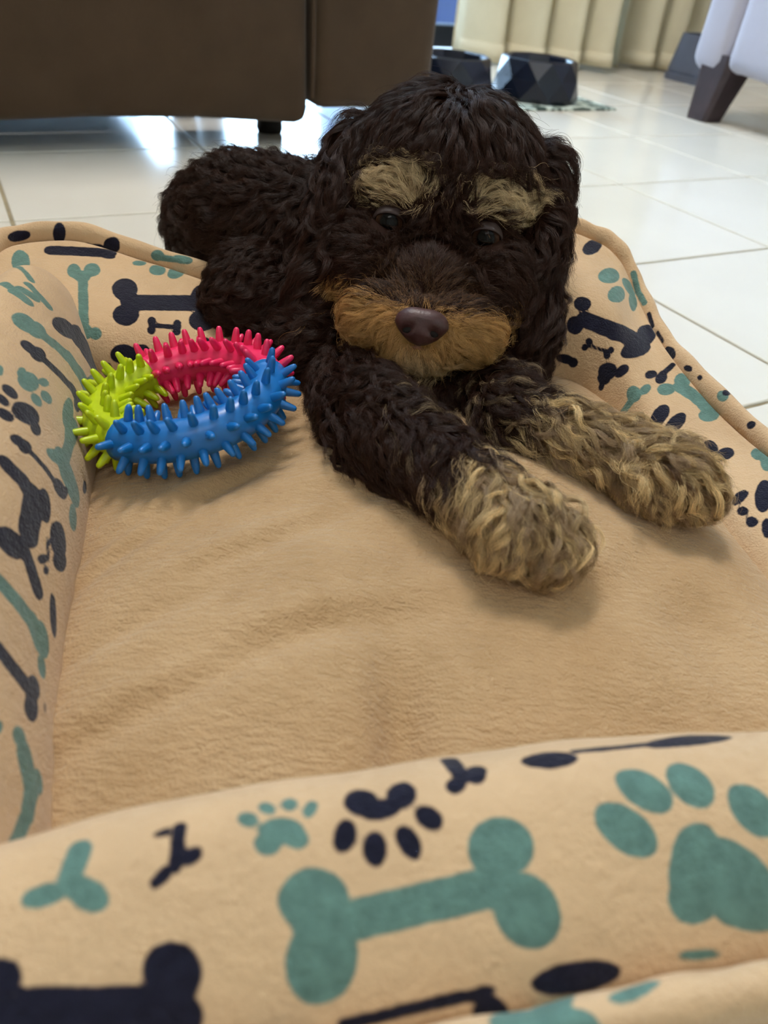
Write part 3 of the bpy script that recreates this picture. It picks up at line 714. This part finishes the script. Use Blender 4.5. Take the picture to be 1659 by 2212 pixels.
rr_ = [[bm.verts.new((r * math.cos(k * math.pi / 4), r * math.sin(k * math.pi / 4), z)) for k in range(8)] for r, z in prof]
for a, b in zip(rr_, rr_[1:]):
    for k in range(8): bm.faces.new((a[k], a[(k + 1) % 8], b[(k + 1) % 8], b[k]))
bm.faces.new(rr_[-1])
spike_me = {}
base_spike = bpy.data.meshes.new('spike'); bm.to_mesh(base_spike); bm.free(); base_spike.polygons.foreach_set('use_smooth', [True] * len(base_spike.polygons))
SECT = (('pink_section', (236, 40, 96), 20, 138), ('lime_section', (190, 208, 16), 138, 238), ('blue_section', (22, 112, 188), 238, 380))
for nm, rgb, a0, a1 in SECT:
    mt = rubber(nm.replace('section', 'rubber'), rgb)
    me = base_spike.copy(); me.materials.append(mt)
    a0, a1 = math.radians(a0), math.radians(a1); n = 40; nv = 20
    V, Q = [], []
    for i in range(n + 1):
        a = a0 + (a1 - a0) * i / n; c, rad, tg = ring_frame(a)
        lip = 1 + .07 * (i in (0, n))
        for k in range(nv):
            b = 2 * math.pi * k / nv
            V.append(c + RT * lip * (math.cos(b) * rad + math.sin(b) * e3))
    for i in range(n):
        for k in range(nv): Q.append((i * nv + k, i * nv + (k + 1) % nv, (i + 1) * nv + (k + 1) % nv, (i + 1) * nv + k))
    Q.append(tuple(range(nv))[::-1]); Q.append(tuple(n * nv + k for k in range(nv)))
    sec = link('ring_section', np_mesh('ring_section', V, Q), mt, ring); sec['label'] = nm.replace('_', ' ')
    cnt = max(6, int(round((a1 - a0) * RR / .0088)))
    bpy.context.view_layer.update()
    for row in range(8):
        b = 2 * math.pi * (row + .5) / 8
        for i in range(cnt):
            a = a0 + (a1 - a0) * (i + .5 + (.25 if row % 2 else -.25)) / cnt
            c, rad, tg = ring_frame(a); d = math.cos(b) * rad + math.sin(b) * e3
            d = d + .10 * tg * math.sin(i * 1.3 + row); d /= np.linalg.norm(d)
            o = link('spike', me, None, sec)
            x = np.cross(tg, d); x /= np.linalg.norm(x); y = np.cross(d, x); p = c + d * RT * .93
            o.matrix_world = Matrix(((x[0], y[0], d[0], p[0]), (x[1], y[1], d[1], p[1]), (x[2], y[2], d[2], p[2]), (0, 0, 0, 1)))
NSTRANDS, NLOCKS = 250000, 5600
# ---------------------------------------------------------------- puppy
H0 = (945., 497.); HTH = math.radians(9.5); D0 = .428; S0 = D0 / F
hcos, hsin = math.cos(HTH), math.sin(HTH)
HA = CR * hcos - CU * hsin; HB = CR * hsin + CU * hcos; HC = -CF            # right, up, towards the viewer
def hpix(a, b): return H0[0] + a * hcos + b * hsin, H0[1] + a * hsin - b * hcos
def HP(a, b, c): return at_d(*hpix(a, b), D0 - c * S0)
def habc(P):
    px, py, dz = proj(P); dx, dy = px - H0[0], py - H0[1]
    return dx * hcos + dy * hsin, dx * hsin - dy * hcos, (D0 - dz) / S0
PR = []                                                                       # (region, centre, radii, axes)
def hel(reg, a, b, c, ra, rb, rc):
    s = (D0 - c * S0) / F; PR.append((reg, HP(a, b, c), np.array([ra, rb, rc]) * s, np.stack([HA, HB, HC])))
def wel(reg, p, r, axes=None):
    r = np.array([r] * 3 if np.isscalar(r) else r, float); PR.append((reg, np.array(p, float), r, np.eye(3) if axes is None else axes))
def chain(reg, pts, n=6):
    for (p, r), (q, s) in zip(pts, pts[1:]):
        p, q = np.array(p, float), np.array(q, float)
        for k in range(n + 1): t = k / n; wel(reg, p + (q - p) * t, r + (s - r) * t)
hel('skull', 0, 95, -170, 205, 180, 185); hel('skull', 0, 40, -60, 150, 95, 80)
for s in (-1, 1):
    hel('skull', s * 92, 62, -42, 78, 48, 46); hel('cheek', s * 128, -95, -75, 92, 110, 90)
    hel('muzzle', s * 78, -204, 28, 98, 72, 66); hel('muzzle', s * 45, -222, 55, 70, 60, 62)
    hel('ear', s * 222, -30, -165, 46, 190, 90); hel('ear', s * 228, -175, -150, 52, 125, 80); hel('ear', s * 195, 110, -180, 60, 90, 90)
hel('muzzle', 0, -128, -22, 84, 100, 80); hel('muzzle', 0, -200, 78, 78, 52, 62); hel('chin', 0, -272, 45, 80, 32, 50)
hel('neck', 0, -120, -260, 185, 170, 150)
CH0, CH1, CH2 = np.array([.0, .480, .108]), np.array([-.062, .518, .110]), np.array([-.128, .553, .110])
chain('body', [(HP(0, -60, -330), .046), (CH0, .046), (CH1, .047), (CH2, .043), (CH2 + np.array([-.03, .025, -.012]), .034)])
wel('chest', at_d(910, 800, .478), (.040, .030, .032)); wel('chest', at_d(905, 875, .446), (.034, .026, .024))
wel('body', at_d(585, 650, .505), (.042, .045, .038)); wel('body', at_d(690, 760, .472), (.032, .034, .030))
LA = [(at_d(735, 790, .486), .027), (at_z(815, 935, .082), .024), (at_z(950, 1012, .086), .0185), (at_z(1075, 1105, .086), .017)]
LB = [(at_d(1035, 830, .482), .024), (at_z(1110, 915, .083), .0185), (at_z(1260, 958, .086), .0155), (at_z(1400, 1015, .085), .0165)]
chain('legA', LA); chain('legB', LB)
def paw(reg, p0, p1, z):
    c0, c1 = at_z(*p0, z), at_z(*p1, z - .004); f = c1 - c0; f[2] = 0; f /= np.linalg.norm(f); s = np.array([-f[1], f[0], 0])
    wel(reg, c0, (.022, .0185, .016), np.stack([f, s, [0, 0, 1.]]))
    for k in (-1.5, -.5, .5, 1.5):
        wel(reg, c0 + f * (.019 - .003 * abs(k)) + s * k * .0075 + np.array([0, 0, -.003]), (.010, .0062, .0095), np.stack([f, s, [0, 0, 1.]]))
paw('pawA', (1120, 1135), (1230, 1185), .087); paw('pawB', (1430, 1030), (1530, 1055), .087)
bm = bmesh.new()
for reg, c, r, ax in PR:
    g = bmesh.ops.create_icosphere(bm, subdivisions=3, radius=1.0)
    for v in g['verts']: v.co = Vector(c + (np.array(v.co) * r) @ ax)
me = bpy.data.meshes.new('body_raw'); bm.to_mesh(me); bm.free()
tmp = bpy.data.objects.new('body_raw', me); COL.objects.link(tmp)
m = tmp.modifiers.new('r', 'REMESH'); m.mode = 'VOXEL'; m.voxel_size = .0026
m = tmp.modifiers.new('s', 'SMOOTH'); m.factor = .5; m.iterations = 11
dg = bpy.context.evaluated_depsgraph_get(); body_me = bpy.data.meshes.new_from_object(tmp.evaluated_get(dg)); body_me.name = 'body'
bpy.data.objects.remove(tmp, do_unlink=True)
body_me.polygons.foreach_set('use_smooth', [True] * len(body_me.polygons))
puppy = empty('puppy', (CH1[0], CH1[1], .06)); tag(puppy, 'dark brown curly puppy with tan muzzle and eyebrows lying in the bed', 'dog')
nV = len(body_me.vertices); BV = np.empty(nV * 3, np.float32); body_me.vertices.foreach_get('co', BV); BV = BV.reshape(-1, 3).astype(float)
# keep the belly on the cushion instead of inside it
lo = surf_z(BV[:, 0], BV[:, 1]) - .004
dx, dy = BV[:, 0] - BO[0], BV[:, 1] - BO[1]; lx = dx * BEX[0] + dy * BEX[1]; ly = dx * BEY[0] + dy * BEY[1]
wall = np.clip((ly - .285) / .06, 0, 1); lo = np.where(wall > 0, np.maximum(lo, .03 + .048 * wall), lo)
BV[:, 2] = np.maximum(BV[:, 2], lo)
body_me.vertices.foreach_set('co', BV.astype(np.float32).ravel()); body_me.update()
BN = np.array([v.normal[:] for v in body_me.vertices])
body_me.calc_loop_triangles()
TRI = np.empty(len(body_me.loop_triangles) * 3, np.int32); body_me.loop_triangles.foreach_get('vertices', TRI); TRI = TRI.reshape(-1, 3)

REG = sorted({p[0] for p in PR})
def region(P):
    best = np.full(len(P), 1e9); out = np.zeros(len(P), int)
    for reg, c, r, ax in PR:
        q = ((P - c) @ ax.T) / r; l = np.linalg.norm(q, axis=1); d = (l - 1) * r.min()
        k = d < best; best[k] = d[k]; out[k] = REG.index(reg)
    return out
def isr(R, *names): return np.isin(R, [REG.index(n) for n in names])
HEADR = ('skull', 'cheek', 'muzzle', 'chin', 'ear')
DARK = np.array(s2l((66, 38, 26))); DARK2 = np.array(s2l((32, 18, 12))); MID = np.array(s2l((128, 92, 60)))
TANC = np.array(s2l((208, 160, 98))); CREAM = np.array(s2l((220, 190, 146))); BROWC = np.array(s2l((208, 182, 140)))
PAWL = np.array(s2l((238, 206, 150))); PAWD = np.array(s2l((92, 64, 42))); GREY = np.array(s2l((180, 152, 118)))
def brow_w(a, b):
    s = np.sign(a); x = np.abs(a) - np.where(a < 0, 106, 134); y = b - np.where(a < 0, 92, 88)
    th = math.radians(-14); u = x * math.cos(th) + y * math.sin(th); v = -x * math.sin(th) + y * math.cos(th)
    return 1 - np.sqrt((u / 98) ** 2 + (v / 62) ** 2)
def coat(P, R, rnd, clr, streak=True):
    """colour of the coat at roots P; rnd per strand, clr per lock"""
    a, b, c = habc(P); n = len(P); r2 = rng.random(n) if streak else np.full(n, .5)
    pick = lambda w: (w > r2 * .9 + .05).astype(float)
    t = rnd[:, None]; col = DARK2 + (DARK - DARK2) * (.4 * clr[:, None] + .6 * t)
    head = isr(R, *HEADR) & (c > -140)
    w = pick(np.clip(brow_w(a, b) * 1.9 + (clr - .5) * 1.1 + .16, 0, .93) * (isr(R, 'skull') & (c > -140)))
    col = col * (1 - w[:, None]) + (BROWC * (.55 + .75 * t)) * w[:, None]
    up = -176 + 44 * (np.abs(a) / 200) ** 2 + 16 * (clr - .5)
    w = pick(np.clip((up - b) / 34 + .5, 0, 1.1)) * isr(R, 'muzzle', 'chin', 'cheek') * (np.abs(a) < 240) * (c > -85)
    mz = TANC * (.45 + .45 * t + .35 * clr[:, None]); pale = np.clip((-255 - b) / 35, 0, 1)[:, None] * np.clip(1 - np.abs(a) / 120, 0, 1)[:, None]
    mz = mz * (1 - pale) + CREAM * (.7 + .4 * t) * pale
    col = col * (1 - w[:, None]) + mz * w[:, None]
    w = np.clip((b + 185) / 20, 0, 1) * np.clip((-60 - b) / 90, 0, 1) * (np.abs(a) < 110) * (rnd > .62) * head * .8
    col = col * (1 - w[:, None]) + MID * w[:, None]
    px, py, dz = proj(P)
    # legs fade from dark to tan towards the paws
    for leg, pw, x0, y0, ux, uy in (('legA', 'pawA', 925, 1045, .6, .8), ('legB', 'pawB', 1105, 925, .8, .6)):
        al = (px - x0) * ux + (py - y0) * uy + 70 * (clr - .5)
        w = np.where(isr(R, pw), 1., pick(np.clip(al / 70 + .5, 0, 1))) * isr(R, leg, pw)
        pc = PAWL * clr[:, None] ** .7 + PAWD * (1 - clr[:, None] ** .7); pc = pc * (.60 + .75 * t)
        gm = (np.sin(clr * 37) > .62)[:, None]; pc = np.where(gm, GREY * (.6 + .55 * t), pc)
        col = col * (1 - w[:, None]) + pc * w[:, None]
    # pale wisps on the chest
    w = isr(R, 'chest', 'neck', 'legA', 'legB') * (py > 790) * (py < 960) * (px > 830) * (px < 1130) * (clr > .74) * (rnd > .35) * .5
    col = col * (1 - w[:, None]) + BROWC * .8 * w[:, None]
    return col
R_v = region(BV)
cv = coat(BV, R_v, np.full(nV, .35), np.full(nV, .45), False) * .7
ca = body_me.attributes.new('coat', 'FLOAT_COLOR', 'POINT'); ca.data.foreach_set('color', np.c_[cv, np.ones(nV)].astype(np.float32).ravel())
t = NT('puppy_skin'); at_ = t.n('ShaderNodeAttribute'); at_.attribute_name = 'coat'; t.set(Base_Color=at_.outputs['Color'], Roughness=.8); t.b.inputs['Specular IOR Level'].default_value = .1
body = link('body', body_me, t.m, puppy)

# ---- coat
def flow(P, R):
    a, b, c = habc(P); n = len(P); s = np.sign(a + 1e-6)
    G = np.zeros((n, 3))
    def put(mask, x, y, z):
        G[mask] = (x[mask][:, None] * HA + y[mask][:, None] * HB + z[mask][:, None] * HC)
    one = np.ones(n)
    sk = isr(R, 'skull'); put(sk, (a + 25) / 130 + .10 * s, (b - 275) / 190 - .15, .55 * one)
    bw = sk & (brow_w(a, b) > -.05) & (c > -140); put(bw, (np.abs(a) - 38) * s / 90, (b - 22) / 110, .3 * one)
    put(isr(R, 'ear'), .22 * s, -1.0 * one, .05 * one)
    put(isr(R, 'cheek'), .55 * s, -.8 * one, -.2 * one)
    r = np.sqrt(a ** 2 + (b + 205) ** 2) + 20
    mz = isr(R, 'muzzle', 'chin'); put(mz, a / r * 1.1, (b + 195) / r - .25, -.45 * one)
    br = mz & (b > -172) & (np.abs(a) < 85); put(br, a / 55, .75 * one, -.3 * one)
    put(isr(R, 'neck'), .35 * s, -1. * one, -.1 * one)
    k = isr(R, 'body'); G[k] = (CH2 - CH0) / np.linalg.norm(CH2 - CH0) * .7 + np.array([0, 0, -.75])
    k = isr(R, 'chest'); G[k] = np.array([0, -.25, -1.])
    for nm, L in (('legA', LA), ('legB', LB)):
        d = L[-1][0] - L[1][0]; d /= np.linalg.norm(d); k = isr(R, nm); G[k] = d * 1.0 + np.array([0, 0, -.55])
        k = isr(R, nm.replace('leg', 'paw')); G[k] = d * .75 + np.array([0, 0, -.75])
    return G / np.maximum(np.linalg.norm(G, axis=1), 1e-6)[:, None]
#            length  puff   wave   turns  clump
PAR = dict(skull=(.034, .0066, .0028, 1.0, .78), cheek=(.017, .004, .0010, 1., .6), muzzle=(.0190, .0032, .0009, .6, .72), chin=(.019, .0035, .0006, .6, .6),
           ear=(.046, .0062, .0042, 1.7, .84), neck=(.026, .006, .002, 1.5, .8), body=(.026, .0075, .0026, 1.6, .85), chest=(.026, .006, .0024, 1.5, .8),
           legA=(.026, .0058, .0028, 1.35, .74), legB=(.027, .0062, .0032, 1.3, .58), pawA=(.024, .0062, .0030, 1.25, .56), pawB=(.023, .0060, .0030, 1.25, .56))
PARR = np.array([PAR[r] for r in REG])
bvh = BVHTree.FromPolygons([Vector(v) for v in BV], [tuple(int(i) for i in q) for q in TRI])
EYES = [(-106, 0), (106, 0)]
def coat_roots(n):
    A, B2, C2 = BV[TRI[:, 0]], BV[TRI[:, 1]], BV[TRI[:, 2]]
    ar = np.linalg.norm(np.cross(B2 - A, C2 - A), axis=1); cen = (A + B2 + C2) / 3
    nb = BN[TRI[:, 0]]; face = ((CAM - cen) * nb).sum(1) / np.linalg.norm(CAM - cen, axis=1)
    Rt = region(cen); w = np.where(face > -.25, 1., .45)
    w *= np.where(isr(Rt, 'skull', 'muzzle', 'chin', 'legA'), 1.35, np.where(isr(Rt, 'pawA', 'pawB', 'legB'), 2.1, 1.))
    px, py, dz = proj(cen)
    w *= np.where(cen[:, 2] < surf_z(cen[:, 0], cen[:, 1]) + .001, .15, 1.)
    p = ar * w; p /= p.sum(); f = rng.choice(len(TRI), n, p=p)
    u, v = rng.random(n), rng.random(n); k = u + v > 1; u[k], v[k] = 1 - u[k], 1 - v[k]
    P = A[f] + u[:, None] * (B2 - A)[f] + v[:, None] * (C2 - A)[f]
    N = BN[TRI[f, 0]] * (1 - u - v)[:, None] + BN[TRI[f, 1]] * u[:, None] + BN[TRI[f, 2]] * v[:, None]
    N /= np.linalg.norm(N, axis=1)[:, None]
    a, b, c = habc(P); keep = np.ones(n, bool)
    for ea, eb in EYES: keep &= ~((((a - ea) / 38) ** 2 + ((b - eb + 2) / 27) ** 2 < 1) & (c > -100))
    keep &= ~(((a / 54) ** 2 + ((b + 212) / 38) ** 2 < 1) & (c > 20))
    return P[keep], N[keep]
NSEG = 10
SW = [(rng.normal(0, 55, 3), rng.uniform(0, 6.28), rng.normal(0, .6, 3)) for _ in range(8)]
def swirl(p): return sum(np.sin(p @ k + ph)[:, None] * v for k, ph, v in SW)
def grow(nstr, ncl):
    P, N = coat_roots(nstr); n = len(P); R = region(P)
    wl = np.where(isr(R, 'skull', 'muzzle', 'chin', 'cheek'), 1.35, np.where(isr(R, 'pawA', 'pawB', 'legA', 'legB'), 1.0, np.where(isr(R, 'ear'), .5, .8))); ci = rng.choice(n, ncl, replace=False, p=wl / wl.sum()); cP, cN, cR = P[ci], N[ci], R[ci]
    par = PARR[cR].copy()
    a, b, c = habc(cP)
    L = par[:, 0] * rng.uniform(.72, 1.2, ncl); L *= np.where(isr(cR, 'skull') & (c > -150), np.clip((b - 15) / 190, .42, 1.), 1.); L *= np.where(isr(cR, 'skull') & (c > -150) & (brow_w(a, b) > -.1), 1.3, 1.)
    L *= np.where(isr(cR, 'skull') & (c < -150), rng.uniform(.9, 1.5, ncl), 1.)
    for ea, eb in EYES:                                                        # short hair round the eyes
        d = np.sqrt((a - ea) ** 2 + (b - eb) ** 2); L *= np.where((c > -110) & (b < eb + 38), np.clip((d - 20) / 60, .45, 1.), 1.)
    brd = isr(cR, 'muzzle') & (b > -175) & (np.abs(a) < 85); L *= np.where(brd, .70, 1.); par[brd, 1] = .0019
    dn = np.sqrt(a ** 2 + (b + 205) ** 2); L *= np.where(isr(cR, 'muzzle', 'chin'), np.clip(dn / 120, .45, 1.4), 1.)
    step = L / NSEG; GP = np.zeros((ncl, NSEG + 1, 3)); GP[:, 0] = cP; p = cP.copy(); side = np.zeros((ncl, 3)); nn = cN.copy()
    jit = rng.normal(0, 1, (ncl, 3)) * np.where(isr(cR, 'body', 'legA', 'legB', 'pawA', 'pawB', 'neck', 'chest'), .34, .22)[:, None]
    prev = None; GS = np.zeros_like(GP); GN = np.zeros_like(GP); GN[:, 0] = cN
    for k in range(NSEG):
        tt = (k + 1) / NSEG; fl = flow(p, cR) + jit + swirl(p) * np.where(isr(cR, 'muzzle', 'chin'), .12, np.where(isr(cR, 'skull', 'cheek'), .26, .42))[:, None]
        near = [bvh.find_nearest(Vector(q)) for q in p]
        sp = np.array([x[0] for x in near]); nn = np.array([x[1] for x in near]); h = ((p - sp) * nn).sum(1)
        want = par[:, 1] * (1 - (1 - tt) ** 2.2) * np.where(tt > .7, 1 - .35 * (tt - .7) / .3, 1.)
        d = fl - nn * (fl * nn).sum(1)[:, None]; d /= np.maximum(np.linalg.norm(d, axis=1), 1e-6)[:, None]
        d = d + nn * np.clip((want - h) / step, -1.2, 2.2)[:, None] + np.array([0, 0, -.25]) * tt
        if prev is not None: d = .45 * prev + .55 * d / np.linalg.norm(d, axis=1)[:, None]
        d /= np.linalg.norm(d, axis=1)[:, None]; prev = d
        p = p + d * step[:, None]
        inb = p[:, 1] < 9
        p[:, 2] = np.maximum(p[:, 2], np.where(ly_of(p) < .29, surf_z(p[:, 0], p[:, 1]) + .0012, .0))
        GP[:, k + 1] = p; GN[:, k + 1] = nn; GS[:, k + 1] = np.cross(d, nn)
    GS[:, 0] = GS[:, 1]
    tv = np.linspace(0, 1, NSEG + 1)[None, :]
    amp = par[:, 2:3] * rng.uniform(.5, 1.5, (ncl, 1)) * np.clip(L / par[:, 0], .15, 1.3)[:, None] ** 1.6; om = 2 * math.pi * par[:, 3:4] * rng.uniform(.7, 1.35, (ncl, 1)); ph = rng.uniform(0, 6.28, (ncl, 1))
    A = amp * tv ** .8
    GP = GP + (A * (np.sin(om * tv + ph) - np.sin(ph)))[..., None] * GS + (A * .8 * (np.cos(om * tv + ph) - np.cos(ph)))[..., None] * GN * .9
    # nearest lock of each strand
    from mathutils.kdtree import KDTree
    kd = KDTree(ncl)
    for i, q in enumerate(cP): kd.insert(Vector(q), i)
    kd.balance()
    own = np.array([kd.find(Vector(q))[1] for q in P])
    clr_c = rng.random(ncl); clr = clr_c[own]; rnd = rng.random(n)
    ls = rng.uniform(.62, 1.0, n); t = np.linspace(0, 1, NSEG + 1)
    x = t[None] * ls[:, None] * NSEG; i0 = np.minimum(x.astype(int), NSEG - 1); fr = (x - i0)[..., None]
    S = GP[own[:, None], i0] * (1 - fr) + GP[own[:, None], i0 + 1] * fr
    cl = PARR[cR[own], 4] * rng.uniform(.75, 1.05, n)
    cw = np.clip(cl[:, None] * (t[None] * ls[:, None]) ** .75, 0, .96)
    off = P - cP[own]
    S = S + off[:, None] * (1 - cw)[..., None]
    fly = rng.random(n) < .05
    jr = rng.normal(0, 1, (n, 3)) * np.where(fly, .0035, .0007)[:, None]
    S = S + jr[:, None] * (t[None, :, None] ** 1.4)
    S[:, 0] = P
    wv = rng.normal(0, 1, (n, 3)) * .00035
    S = S + wv[:, None] * np.sin(t * 9)[None, :, None]
    zlim = surf_z(S[..., 0], S[..., 1]) + .0006
    dx, dy = S[..., 0] - BO[0], S[..., 1] - BO[1]; l_y = dx * BEY[0] + dy * BEY[1]
    S[..., 2] = np.where(l_y < .29, np.maximum(S[..., 2], zlim), S[..., 2])
    return S, coat(P, R, rnd, clr), R
def ly_of(p): return (p[:, 0] - BO[0]) * BEY[0] + (p[:, 1] - BO[1]) * BEY[1]
def hair_mat():
    t = NT('puppy_coat'); at_ = t.n('ShaderNodeAttribute'); at_.attribute_name = 'fur_color'
    t.set(Base_Color=at_.outputs['Color'], Roughness=.42)
    t.b.inputs['Specular IOR Level'].default_value = .26
    return t.m
M['coat'] = hair_mat()
def curves(name, S, Cc, parent, r0, r1):
    n, k = S.shape[:2]
    hc = bpy.data.hair_curves.new(name)
    for i in range(0, n, 1500): hc.add_curves([k] * min(1500, n - i))
    hc.attributes['position'].data.foreach_set('vector', S.astype(np.float32).ravel()) if 'position' in hc.attributes else hc.position_data.foreach_set('vector', S.astype(np.float32).ravel())
    ra = hc.attributes.get('radius') or hc.attributes.new('radius', 'FLOAT', 'POINT')
    ra.data.foreach_set('value', np.tile(np.linspace(r0, r1, k) , n).astype(np.float32))
    ca = hc.attributes.new('fur_color', 'FLOAT_COLOR', 'CURVE'); ca.data.foreach_set('color', np.c_[Cc, np.ones(n)].astype(np.float32).ravel())
    hc.materials.append(M['coat'])
    o = bpy.data.objects.new(name, hc); COL.objects.link(o); o.parent = parent; o.matrix_parent_inverse = parent.matrix_world.inverted()
    return o
S, Cc, R = grow(NSTRANDS, NLOCKS)
for nm, regs, lab in (('head_fur', ('skull', 'cheek', 'neck'), 'dark brown head fur with tan eyebrows'), ('muzzle_fur', ('muzzle', 'chin'), 'tan muzzle fur'), ('ear_fur', ('ear',), 'long dark brown ear fur'),
                      ('body_fur', ('body', 'chest'), 'curly dark brown body fur'), ('leg_fur', ('legA', 'legB', 'pawA', 'pawB'), 'wavy tan and grey leg and paw fur')):
    k = isr(R, *regs); o = curves(nm, S[k], Cc[k], body, .00009, .00003); o['label'] = lab; o['kind'] = 'stuff'

# ---- eyes and nose
def eye_mat():
    t = NT('brown_eye'); tc = t.n('ShaderNodeAttribute'); tc.attribute_name = 'front'
    col = t.ramp(tc.outputs['Fac'], [(.0, s2l((40, 32, 28))), (.50, s2l((34, 24, 20))), (.60, s2l((66, 44, 30))), (.80, s2l((44, 28, 20))), (.86, s2l((4, 4, 4)))])
    t.set(Base_Color=col, Roughness=.10); t.b.inputs['Specular IOR Level'].default_value = .16; return t.m
M['eye'] = eye_mat(); M['lid'] = plain('eyelid_skin', (52, 36, 32), .6, .5, vary=.15, scale=200)
for s, (ea, eb) in zip((-1, 1), EYES):
    c0 = HP(ea, eb, -22); rad = 35 * S0
    view = CAM - c0; view /= np.linalg.norm(view); gx_ = np.cross(HB, view); gx_ /= np.linalg.norm(gx_); gy_ = np.cross(view, gx_)
    bm = bmesh.new(); bmesh.ops.create_uvsphere(bm, u_segments=28, v_segments=20, radius=1.)
    me = bpy.data.meshes.new('eye'); loc = np.array([v.co[:] for v in bm.verts])
    for v in bm.verts: v.co = Vector(c0 + rad * (v.co.x * gx_ + v.co.y * gy_ + v.co.z * view))
    bm.to_mesh(me); bm.free(); me.polygons.foreach_set('use_smooth', [True] * len(me.polygons))
    fa = me.attributes.new('front', 'FLOAT', 'POINT'); fa.data.foreach_set('value', loc[:, 2].astype(np.float32))
    o = link('eye', me, M['eye'], puppy)
    # lids: two curved bands, the upper one heavier
    bm = bmesh.new()
    for up in (1, -1):
        rows = []
        for j in range(5):
            row = []
            for i in range(17):
                th = math.pi * i / 16; open_ = (.50 if up > 0 else .56)
                lat = open_ + (1.25 - open_) * j / 4
                x = math.cos(th) * (1.0 + .06 * j / 4); y = up * math.sin(th) * math.sin(lat) * 1.08; 
                z = math.sqrt(max(.02, 1.22 - x * x - y * y)) - (.10 * j / 4)
                row.append(bm.verts.new(Vector(c0 + rad * (x * gx_ + y * gy_ + z * view))))
            rows.append(row)
        for r_a, r_b in zip(rows, rows[1:]):
            for i in range(16): bm.faces.new((r_a[i], r_a[i + 1], r_b[i + 1], r_b[i]))
    lid = bm_link('eyelid', bm, M['lid'], o); md = lid.modifiers.new('t', 'SOLIDIFY'); md.thickness = .0007
def nose_mat():
    t = NT('nose_leather'); c = s2l((74, 46, 46)); v = t.n('ShaderNodeTexVoronoi'); v.inputs['Scale'].default_value = 900; t.l(t.coords(), v.inputs['Vector'])
    n = t.noise(90, 3); t.set(Base_Color=t.ramp(n, [(.3, tuple(x * .75 for x in c)), (.7, tuple(x * 1.15 for x in c))]), Roughness=.46)
    t.bump(v.outputs['Distance'], .25, .0004); return t.m
M['nose'] = nose_mat()
c0 = HP(0, -212, 122); sN = (D0 - 124 * S0) / F
bm = bmesh.new(); bmesh.ops.create_uvsphere(bm, u_segments=48, v_segments=36, radius=1.)
for v in bm.verts:
    x, y, z = v.co.x, v.co.z, -v.co.y                                         # x right, y up, z to the viewer
    x2 = math.copysign(abs(x) ** .8, x); wd = 1 - .30 * (max(0, -y)) ** 1.2
    px_, py_, pz_ = x2 * 59 * wd, y * 38 + 5 * abs(x2), z * 36
    pz_ += 7 * max(0, y) * max(0, z) - 12 * max(0, -y) ** 2
    for s in (-1, 1):
        g = math.exp(-(((px_ - s * 27) / 12) ** 2 + ((py_ + 13 + .3 * s * (px_ - s * 27)) / 8.5) ** 2))
        if z > 0: pz_ -= 20 * g
    if z > 0: pz_ -= 6 * math.exp(-(px_ / 4) ** 2) * (y < .1)
    v.co = Vector(c0 + sN * (px_ * HA + py_ * HB + pz_ * HC))
nose = bm_link('nose', bm, M['nose'], puppy); M['nostril'] = plain('nostril_dark', (14, 8, 8), .7, .3)
for s in (-1, 1):
    bm = bmesh.new(); bmesh.ops.create_uvsphere(bm, u_segments=16, v_segments=10, radius=1.)
    cn = c0 + sN * (s * 27 * HA - 12 * HB + 11 * HC); ax = HA * .92 + s * -.38 * HB; ay = HB * .92 + s * .38 * HA
    for v in bm.verts: v.co = Vector(cn + sN * (v.co.x * 13 * ax + v.co.z * 8 * ay - v.co.y * 4.5 * HC))
    bm_link('nostril', bm, M['nostril'], nose)
bm = bmesh.new(); bmesh.ops.create_uvsphere(bm, u_segments=24, v_segments=12, radius=1.)
c1 = HP(0, -258, 88); M['lip'] = plain('lip_skin', (150, 104, 84), .6, .4, vary=.1, scale=200)
for v in bm.verts: v.co = Vector(c1 + sN * (v.co.x * 22 * HA + (v.co.z * 6 - 3 * v.co.x ** 2) * HB + -v.co.y * 10 * HC))
bm_link('lip', bm, M['lip'], puppy)
